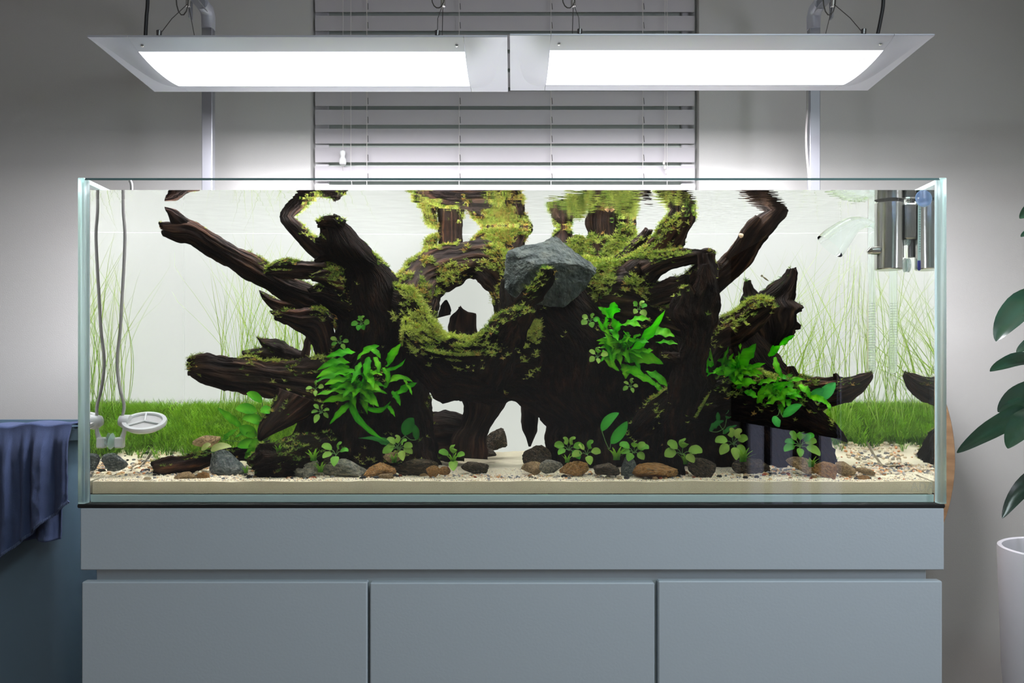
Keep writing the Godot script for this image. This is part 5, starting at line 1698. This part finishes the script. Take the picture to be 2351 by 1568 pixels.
	one.call("two broad dark green leaves beside the curved mossy branch at the right", 1880, 925, [[1882, 918, 1900, 900, 1918, 878, 30, 1], [1866, 922, 1868, 905, 1892, 893, 24, 1]], 0.16, Color(0.02, 0.17, 0.04), Color(0.05, 0.30, 0.07))
	one.call("green plant with broad wavy leaves at the lower left beside the slanting root", 612, 1010, [[602, 924, 585, 905, 566, 903, 20, 1], [590, 945, 565, 935, 541, 939, 26, 1], [624, 944, 612, 938, 598, 946, 22, 1], [609, 974, 580, 955, 556, 962, 24, 1], [552, 978, 530, 960, 500, 936, 20, 0], [590, 1000, 570, 990, 549, 980, 28, 1], [512, 1010, 526, 996, 548, 984, 16, 0], [592, 1018, 570, 1016, 545, 1026, 26, 1], [562, 1052, 575, 1034, 606, 1028, 18, 0], [580, 985, 565, 990, 540, 1004, 22, 0], [600, 1005, 585, 1015, 566, 1040, 20, 0], [625, 985, 640, 970, 664, 950, 14, 0]], 0.13, Color(0.035, 0.22, 0.008), Color(0.12, 0.38, 0.015))
	one.call("pale yellowing leaves lying on the low mossy log at the left", 505, 1035, [[462, 1034, 476, 1020, 484, 1022, 14, 1], [484, 1036, 500, 1020, 532, 1026, 18, 1]], 0.10, Color(0.45, 0.50, 0.18), Color(0.62, 0.66, 0.32))
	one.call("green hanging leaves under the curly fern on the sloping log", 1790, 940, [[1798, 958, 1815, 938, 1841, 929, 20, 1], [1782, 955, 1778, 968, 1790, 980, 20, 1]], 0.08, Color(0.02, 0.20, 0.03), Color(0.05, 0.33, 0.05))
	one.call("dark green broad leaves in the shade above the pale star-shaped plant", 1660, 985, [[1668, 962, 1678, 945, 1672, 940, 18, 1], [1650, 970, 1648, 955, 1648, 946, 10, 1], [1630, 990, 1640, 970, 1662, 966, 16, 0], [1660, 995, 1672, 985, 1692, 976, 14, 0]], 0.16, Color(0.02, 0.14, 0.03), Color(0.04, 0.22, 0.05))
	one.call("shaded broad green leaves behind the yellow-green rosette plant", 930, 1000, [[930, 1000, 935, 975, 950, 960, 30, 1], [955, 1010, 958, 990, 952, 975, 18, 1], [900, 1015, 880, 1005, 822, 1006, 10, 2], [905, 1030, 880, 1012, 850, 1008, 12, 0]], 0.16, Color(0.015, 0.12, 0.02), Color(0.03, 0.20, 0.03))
	# small broad-leaved plants
	rosette("small pale-leaved plant left of the left fern's middle leaves", 724, 892, 0.09, 4, 26, 0.6, 0.3)
	rosette("small plant with pale pointed leaves at the lower left edge of the left fern", 737, 945, 0.09, 6, 30, 0.5, 0.3, 0.45)
	rosette("tiny dim plant with round leaves on the dark left trunk", 829, 742, 0.17, 6, 22, 0.45, 0.2, 0.75)
	rosette("plant with pale rounded leaves between the pointed brown stone and the big grey stone", 772, 1040, 0.06, 5, 40, 0.55, 0.6, 0.5)
	rosette("yellow-green rosette plant on the brown stone, brightest along the front", 916, 1028, 0.06, 8, 38, 0.75, 0.5, 0.5)
	rosette("plant with three pale leaves above the small orange stones", 1040, 1052, 0.06, 4, 44, 0.6, 0.7, 0.5)
	rosette("left one of two neighbouring rosettes right of the pale sand channel", 1306, 1030, 0.07, 6, 36, 0.4, 0.5, 0.55)
	rosette("pale-leaved rosette above the orange-brown stone", 1347, 1040, 0.06, 5, 38, 0.7, 0.5, 0.55)
	rosette("wide rosette with drooping pale leaves above the slanting slate", 1456, 1036, 0.05, 7, 40, 0.55, 0.5, 0.62)
	rosette("tall pale-leaved plant standing at the foot of the front right trunk", 1566, 1040, 0.045, 5, 46, 0.7, 0.5, 0.6)
	rosette("pale star-shaped plant with seven leaves seen from above, right of the front trunk", 1684, 1016, 0.06, 7, 42, 0.95, 0.05, 0.56, 0.25)
	rosette("green rosette plant in the shade under the sloping mossy log", 1836, 1022, 0.07, 8, 46, 0.3, 0.5, 0.5)
	rosette("small dim plant below the left end of the level mossy branch", 1466, 708, 0.16, 5, 24, 0.5, 0.2, 0.75)
	rosette("small dim plant on the dark stump left of the second fern's top leaves", 1355, 735, 0.14, 5, 24, 0.4, 0.2, 0.75)
	rosette("small pale plant at the lower left edge of the second fern", 1372, 818, 0.10, 5, 26, 0.75, 0.3, 0.6)
	rosette("small pale plant under the second fern beside the curved root", 1448, 886, 0.11, 5, 24, 0.75, 0.2, 0.55)
	rosette("small plant with round leaves where the curved branch meets the ragged slab", 1812, 872, 0.13, 4, 26, 0.35, 0.3, 0.7)
	rosette("small green sprig on the narrow channel between the left trunk and the crooked root", 780, 786, 0.19, 5, 26, 0.5, 0.3, 0.5)
	# small grassy tufts among the stones
	var tuft := tuft_mesh(9, 0.16)
	for q in [[720, 1058, 30, "beside the pointed brown stone"], [736, 1084, 26, "in front of the rounded grey stone"], [905, 1062, 24, "on the brown stone under the yellow-green rosette"], [1040, 1064, 26, "at the foot of the plant with three pale leaves"], [1302, 1062, 22, "left of the orange-brown stone"], [1415, 1056, 34, "on the dark brown mossy stone"], [1575, 1066, 30, "at the foot of the front right trunk"], [1705, 1060, 34, "below the pale star-shaped plant"], [1862, 1072, 26, "between the two tan angular stones"], [640, 1040, 22, "on the gnarled dark log end"], [565, 1086, 18, "on the pebbles under the flat slate"]]:
		var at := wat(q[0], q[1], 0.05)
		var o := put("grass_tuft", tuft, M.grass)
		o.position = at
		o.scale = Vector3.ONE * q[2] * 0.00098 * 1.0
		tag(o, "small bright green grassy tuft " + q[3], "grass tuft", "grassy tufts among the stones")
	# short carpet in both back corners
	var xf: Array[Transform3D] = []
	var col: Array[Color] = []
	for i in 17000:
		var lft := rng.randf() < 0.55
		var x := rng.randf_range(-0.88, -0.40) if lft else rng.randf_range(0.52, 0.88)
		var zz := rng.randf_range(0.30, 0.60)
		var side: float = smoothstep(0.32, 0.5, -x) if lft else smoothstep(0.46, 0.6, x)
		var edge := 0.36 + nz.get_noise_2d(x * 14.0, 5.0) * 0.05 + (0.0 if lft else 0.045)
		if rng.randf() > side * smoothstep(edge - 0.04, edge + 0.04, zz): continue
		var s := rng.randf_range(0.020, 0.046)
		xf.append(Transform3D(Basis.from_euler(Vector3(rng.randf_range(-0.25, 0.25), rng.randf() * TAU, rng.randf_range(-0.25, 0.25))) * Basis.from_scale(Vector3(s * 0.9, s, s * 0.9)), Vector3(x, bed(x, zz) - 0.001, -GLASS - zz)))
		col.append(Color(0.55, 0.58, 0.45).lerp(Color(1.9, 1.6, 1.4), rng.randf()))
	scatter("grass_carpet", tuft_mesh(7, 0.032), M.grass, xf, col, null, "short bright green grassy carpet in both back corners of the aquarium", "grass")
	# tall thin grass at the back
	tall("tall thin grass swaying in the left back corner, behind the driftwood", -0.76, -0.46, 0.47, 0.575, 150, 0.30, 0.50, 0.0019, 0.14, 0.0)
	tall("broader bright grass blades in front of the tall grass at the left", -0.58, -0.42, 0.46, 0.55, 50, 0.16, 0.34, 0.0062, 0.09, 0.05)
	tall("tall thin grass in the right back corner, leaning to the right", 0.52, 0.86, 0.42, 0.575, 140, 0.28, 0.48, 0.0019, 0.20, 0.05)
	tall("broader bright grass blades at the foot of the tall grass at the right", 0.54, 0.70, 0.44, 0.55, 44, 0.14, 0.30, 0.0060, 0.09, 0.08)
	# orange-yellow moss sprigs by the trunk
	var sp := thing("orange_moss", wat(778, 770, 0.27), "orange and yellow moss sprigs in the gap beside the left trunk", "moss")
	for i in 26:
		var o := put("sprig", sprigs[i % 3], M["sprig_%d" % (i % 2)] if M.has("sprig_0") else sprig_mats(i), sp)
		var pq := wat(778 + rng.randf_range(-14, 14), 770 + rng.randf_range(-50, 60), 0.25) - sp.position
		o.transform = Transform3D(Basis.from_euler(Vector3(rng.randf(), rng.randf() * TAU, rng.randf())) * 0.014, pq)


func sprig_mats(i: int) -> Material:
	M["sprig_0"] = mat(Color(0.78, 0.52, 0.12), 0.6)
	M["sprig_1"] = mat(Color(0.62, 0.66, 0.16), 0.6)
	return M["sprig_%d" % (i % 2)]


func tuft_mesh(n: int, w: float) -> ArrayMesh:   # one unit high
	var v := PackedVector3Array()
	var c := PackedColorArray()
	var idx := PackedInt32Array()
	for i in n:
		var a := rng.randf() * TAU
		var lean := rng.randf_range(0.15, 0.75)
		var h := rng.randf_range(0.6, 1.1)
		var dir := Vector3(cos(a), 0, sin(a))
		var side := Vector3(-sin(a), 0, cos(a)).rotated(Vector3.UP, rng.randf_range(-0.8, 0.8))
		var b := v.size()
		for k in 5:
			var t := k / 4.0
			var p := dir * (0.12 + lean * t * t) + Vector3.UP * h * (t - 0.22 * t * t * lean)
			var ww := w * (1.0 - 0.85 * t)
			v.append(p - side * ww)
			v.append(p + side * ww)
			var g := Color(0.04, 0.16, 0.012).lerp(Color(0.22, 0.40, 0.07), t)
			c.append(g)
			c.append(g)
		for k in 4:
			var q := b + k * 2
			idx.append_array([q, q + 1, q + 3, q, q + 3, q + 2])
	return raw_mesh(v, idx, PackedVector2Array(), c)


func tall(label: String, x0: float, x1: float, z0: float, z1: float, n: int, h0: float, h1: float, w: float, sway: float, lean: float) -> void:
	var v := PackedVector3Array()
	var c := PackedColorArray()
	var idx := PackedInt32Array()
	for i in n:
		var x := rng.randf_range(x0, x1)
		var zz := rng.randf_range(z0, z1)
		var at := Vector3(x, bed(x, zz) - 0.003, -GLASS - zz)
		var h := rng.randf_range(h0, h1)
		var a := rng.randf() * TAU
		var bend := Vector3(cos(a) * sway + lean, 0, sin(a) * sway * 0.35) * rng.randf_range(0.3, 1.5)
		var b2 := Vector3(rng.randf_range(-1, 1), 0, 0) * sway * 0.5
		var side := Vector3(1, 0, 0).rotated(Vector3.UP, rng.randf_range(-1.2, 1.2))
		var tone := rng.randf()
		var ww := w * rng.randf_range(0.5, 1.2)
		var base := v.size()
		for k in 13:
			var t := k / 12.0
			var p := at + Vector3.UP * h * t + bend * t * t + b2 * sin(t * PI * 1.3) * 0.5
			p.x = clampf(p.x, -IN_W + 0.006, IN_W - 0.006)
			p.z = clampf(p.z, -GLASS - DEPTH + 0.008, -GLASS - 0.02)
			p.y = min(p.y, TOP_Y - 0.003)
			var q := ww * 0.5 * (1.0 - pow(t, 3.0) * 0.9)
			v.append(p - side * q)
			v.append(p + side * q)
			var g := Color(0.26, 0.46, 0.07).lerp(Color(0.60, 0.66, 0.28), clampf(tone * 0.7 + t * 0.3, 0, 1))
			c.append(g)
			c.append(g)
		for k in 12:
			var q := base + k * 2
			idx.append_array([q, q + 1, q + 3, q, q + 3, q + 2])
	tag(put("tall_grass", raw_mesh(v, idx, PackedVector2Array(), c), M.grass), label, "grass", "", "stuff")


# ---------------------------------------------------------------- beside the aquarium

func build_side_things() -> void:
	build_tub()
	build_table()
	build_ficus()


func build_tub() -> void:
	var t := 1.86
	var zf := CAM_Z - t
	var xr := air(176, 0, t).x
	var top := air(0, 984, t).y
	var o := thing("utility_tub", Vector3(xr - 0.5, 0, zf), "blue-grey plastic tub beside the left end of the aquarium", "tub")
	var s := st()
	# body: rounded corners, slightly narrower at the foot
	var ring := func(y: float, sc: float, r: float) -> Array:
		var hx := 0.49 * sc
		var hz := 0.235 * sc
		var l := []
		for q in [[1, 1, 0], [-1, 1, 1], [-1, -1, 2], [1, -1, 3]]:
			for k in 7:
				var a: float = PI / 2.0 * (q[2] + k / 6.0)
				l.append(Vector3(q[0] * (hx - r) + cos(a) * r, y, -0.24 + q[1] * (hz - r) + sin(a) * r))
		return l
	s.set_smooth_group(1)
	var rs := [ring.call(0.0, 0.93, 0.05), ring.call(0.5, 0.955, 0.055), ring.call(top - 0.03, 0.975, 0.055)]
	for i in 2:
		for k in 28:
			var k2 := (k + 1) % 28
			quad(s, rs[i][k], rs[i + 1][k], rs[i + 1][k2], rs[i][k2])
	put("body", done(s), M.tub, o)
	s = st()
	s.set_smooth_group(1)
	rs = [ring.call(top - 0.034, 0.97, 0.05), ring.call(top - 0.032, 1.015, 0.06), ring.call(top - 0.004, 1.02, 0.06), ring.call(top, 1.01, 0.06), ring.call(top, 0.93, 0.05), ring.call(top - 0.1, 0.92, 0.05)]
	for i in 5:
		if i > 0: s.set_smooth_group(1 + i)
		for k in 28:
			var k2 := (k + 1) % 28
			quad(s, rs[i][k], rs[i + 1][k], rs[i + 1][k2], rs[i][k2])
	put("rim", done(s), M.tub, o)
	# the towel: over the rim, hanging down in front, its hem rising to the right; a second corner hangs below
	var sheet := func(px0: float, px1: float, hem: Callable, topline: Callable, off: float, fold: float) -> ArrayMesh:
		var nu := 90
		var nv := 70
		var v := PackedVector3Array()
		var idx := PackedInt32Array()
		var uv := PackedVector2Array()
		for thick in 2:
			for j in nv + 1:
				for i in nu + 1:
					var u := float(i) / nu
					var px: float = lerp(px0, px1, u)
					var tt := float(j) / nv
					var yt := air(px, topline.call(px), t - 0.02).y
					var yb := air(px, hem.call(px), t - 0.04).y
					var x := air(px, 0, t - 0.03).x
					var p := Vector3.ZERO
					var wob := nz.get_noise_2d(px * 0.022, 4.0) * 0.020 + sin(px * 0.085) * 0.006
					if tt < 0.25:
						var q := tt / 0.25
						p = Vector3(x, yt - 0.015 * (1.0 - q) * (1.0 - q) - 0.012 * max(0.0, q - 0.7), zf - 0.16 * (1.0 - q) + 0.012)
					else:
						var q := (tt - 0.25) / 0.75
						p = Vector3(x, lerp(yt - 0.002, yb, q), zf + 0.020 + fold * smoothstep(0.0, 0.25, q) + wob * smoothstep(0.0, 0.4, q) + nz.get_noise_2d(px * 0.03, q * 3.0) * 0.006 * q)
						if q > 0.97: p.z += 0.002
					p.z += off - 0.0045 * thick
					if thick == 1: p.y -= 0.003 * (1.0 - tt)
					v.append(p)
					uv.append(Vector2(u, tt))
		var base := (nu + 1) * (nv + 1)
		for j in nv:
			for i in nu:
				var a := j * (nu + 1) + i
				idx.append_array([a, a + nu + 1, a + nu + 2, a, a + nu + 2, a + 1])
				var b := base + a
				idx.append_array([b, b + nu + 2, b + nu + 1, b, b + 1, b + nu + 2])
		for i in nu:
			var a := nv * (nu + 1) + i
			idx.append_array([a, a + base, a + base + 1, a, a + base + 1, a + 1])
		for j in nv:
			var a := j * (nu + 1) + nu
			idx.append_array([a, a + nu + 1, a + nu + 1 + base, a, a + nu + 1 + base, a + base])
		return raw_mesh(v, idx, uv)
	var hem := func(px: float) -> float: return lerp(1138.0, 1284.0, pow(clampf((178.0 - px) / 178.0, 0, 1.6), 0.93)) if px < 178.0 else 1138.0
	var topline := func(px: float) -> float: return 969.0 + 0.00012 * pow(abs(px - 105.0), 2.4) * (0.35 if px < 105 else 1.0) + 3.0 * sin(px * 0.07)
	var tw := thing("towel", air(60, 1100, t - 0.03), "navy blue towel draped over the rim of the blue-grey tub", "towel")
	put("cloth", sheet.call(-70.0, 164.0, hem, topline, 0.012, 0.012), M.towel, tw, -tw.position)
	var hem2 := func(px: float) -> float: return 1243.0 - 2.0 * sin(px * 0.1)
	put("under_layer", sheet.call(-60.0, 133.0, hem2, topline, -0.001, 0.003), M.towel, tw, -tw.position)
	s = st()
	var path := []
	for i in 60:
		var px := lerpf(-66.0, 163.0, i / 59.0)
		var wob := nz.get_noise_2d(px * 0.022, 4.0) * 0.020 + sin(px * 0.085) * 0.006
		path.append(air(px, hem.call(px) - 3.0, t - 0.04) * Vector3(1, 1, 0) + Vector3(0, 0, zf + 0.020 + 0.012 + wob + nz.get_noise_2d(px * 0.03, 3.0) * 0.006 + 0.0145))
	tube(s, path, 0.0035, 6)
	put("hem", done(s), M.towel, tw, -tw.position)
	s = st()
	for i in 59:
		for k in 2:
			var p: Vector3 = path[i].lerp(path[i + 1], k * 0.5)
			tube(s, [p + Vector3(0, 0.004, 0.003), p + Vector3(0.001, -0.004, 0.0035)], 0.0008, 4)
	put("hem_stitching", done(s), M.thread, tw, -tw.position)


func build_table() -> void:
	# a round table with its top tipped upright, standing behind the aquarium; only the edge of the top shows
	var t := 2.28
	var c := air(1768, 1055, t)
	var o := thing("round_table", Vector3(c.x, 0, c.z), "round wooden table top tipped upright behind the right end of the aquarium", "table")
	var r := 421.0 * t / F
	var s := st()
	lathe(s, [Vector2(0.0, -0.012), Vector2(r - 0.003, -0.012), Vector2(r, -0.009), Vector2(r, 0.009), Vector2(r - 0.003, 0.012), Vector2(0.0, 0.012)], Vector3(0, c.y, 0), 120, Basis(Vector3.RIGHT, PI / 2))
	put("table_top", done(s), M.plywood, o)
	s = st()
	tube(s, [Vector3(0, 0.04, -0.034), Vector3(0, c.y, -0.034)], [0.02, 0.02], 16)
	put("pole", done(s), M.black, o)
	s = st()
	box(s, Vector3(-0.2, 0.0, -0.075), Vector3(0.2, 0.04, 0.03), 0.01)
	put("base", done(s), M.black, o)


func build_ficus() -> void:
	var t := 1.82
	var stem_x := 2450.0
	var pot := thing("plant_pot", air(2466, 1250, t) * Vector3(1, 0, 1), "tall white plant pot at the right edge", "plant pot")
	var rim := air(0, 1262, t).y
	var r := 148.0 * t / F
	var s := st()
	lathe(s, [Vector2(0.0, 0.0), Vector2(r * 0.66, 0.0), Vector2(r * 0.72, 0.015), Vector2(r * 0.94, rim * 0.55), Vector2(r * 1.0, rim - 0.012), Vector2(r * 0.995, rim - 0.003), Vector2(r * 0.965, rim), Vector2(r * 0.93, rim - 0.003), Vector2(r * 0.915, rim - 0.014), Vector2(r * 0.88, rim - 0.12)], Vector3.ZERO, 72)
	put("body", done(s), M.pot, pot)
	var o := thing("rubber_plant", pot.position + Vector3(0, rim - 0.05, 0), "potted rubber plant with large glossy dark green leaves at the right edge", "plant")
	s = st()
	lathe(s, [Vector2(r * 0.9, -0.002), Vector2(r * 0.5, 0.006), Vector2(0.0, 0.010)], Vector3.ZERO, 40)
	put("soil", done(s), M.soil, o)
	s = st()
	var tip := air(2452, 0, t)
	tube(s, smooth_path([Vector3.ZERO, Vector3(0.01, 0.3, 0.0), tip * Vector3(1, 1, 1) - o.position + Vector3(0, 0.05, 0)], 8), 0.009, 10)
	put("stem", done(s), M.stem, o)
	# base x, y, bend x, y, tip x, y, width, nearness, facing
	for l in [[2440, 655, 2330, 690, 2287, 784, 62, 0.05, Vector3(-0.5, 0.5, 0.75)], [2442, 830, 2350, 812, 2273, 853, 46, 0.06, Vector3(-0.1, 0.75, 0.6)], [2448, 800, 2390, 770, 2334, 810, 46, -0.03, Vector3(-0.3, 0.5, 0.8)], [2445, 890, 2350, 892, 2291, 946, 54, 0.04, Vector3(-0.4, 0.6, 0.7)], [2446, 905, 2330, 950, 2197, 1040, 50, 0.14, Vector3(-0.2, 0.9, 0.35)], [2440, 930, 2360, 950, 2314, 1030, 62, 0.20, Vector3(-0.75, 0.2, 0.62)], [2448, 1060, 2350, 1090, 2301, 1190, 36, 0.05, Vector3(-0.7, 0.1, 0.7)], [2450, 480, 2390, 460, 2341, 502, 44, 0.03, Vector3(0.1, 0.6, 0.8)], [2450, 560, 2390, 520, 2344, 544, 40, 0.0, Vector3(0.0, 0.7, 0.7)], [2450, 640, 2540, 600, 2600, 690, 60, 0.0, Vector3(0.3, 0.6, 0.7)], [2450, 820, 2540, 780, 2610, 860, 60, 0.02, Vector3(0.3, 0.6, 0.7)], [2450, 960, 2530, 960, 2580, 1060, 60, 0.1, Vector3(0.4, 0.5, 0.7)], [2450, 420, 2520, 380, 2600, 450, 66, 0.06, Vector3(0.3, 0.6, 0.7)], [2452, 330, 2400, 300, 2366, 350, 62, 0.05, Vector3(-0.3, 0.6, 0.7)], [2452, 260, 2520, 220, 2590, 290, 64, 0.03, Vector3(0.3, 0.6, 0.7)], [2452, 190, 2410, 140, 2368, 180, 62, 0.06, Vector3(-0.3, 0.6, 0.7)], [2452, 120, 2530, 60, 2620, 110, 66, 0.0, Vector3(0.3, 0.6, 0.7)], [2452, 60, 2420, -10, 2380, 20, 60, 0.04, Vector3(-0.2, 0.7, 0.6)], [2452, 20, 2500, -60, 2570, -60, 60, 0.0, Vector3(0.2, 0.7, 0.6)]]:
		var z0 := t - 0.0
		var p0 := air(l[0], l[1], z0) - o.position
		var p1 := air(l[2], l[3], z0 - l[7] * 0.6) - o.position
		var p2 := air(l[4], l[5], z0 - l[7]) - o.position
		var dk := rng.randf_range(0.75, 1.15)
		var lf := put("leaf", leaf_shape(p0.lerp(p1, 0.12), p1, p2, l[6] * t / F * 1.05, 4, l[8].normalized(), Color(0.008, 0.022, 0.013) * dk, Color(0.014, 0.034, 0.020) * dk, 18), M.ficus, o)
		s = st()
		tube(s, [Vector3(p0.x + 0.0, p0.y - 0.01, p0.z), p0.lerp(p1, 0.14)], 0.003, 8)
		put("leaf_stalk", done(s), M.stem, lf)
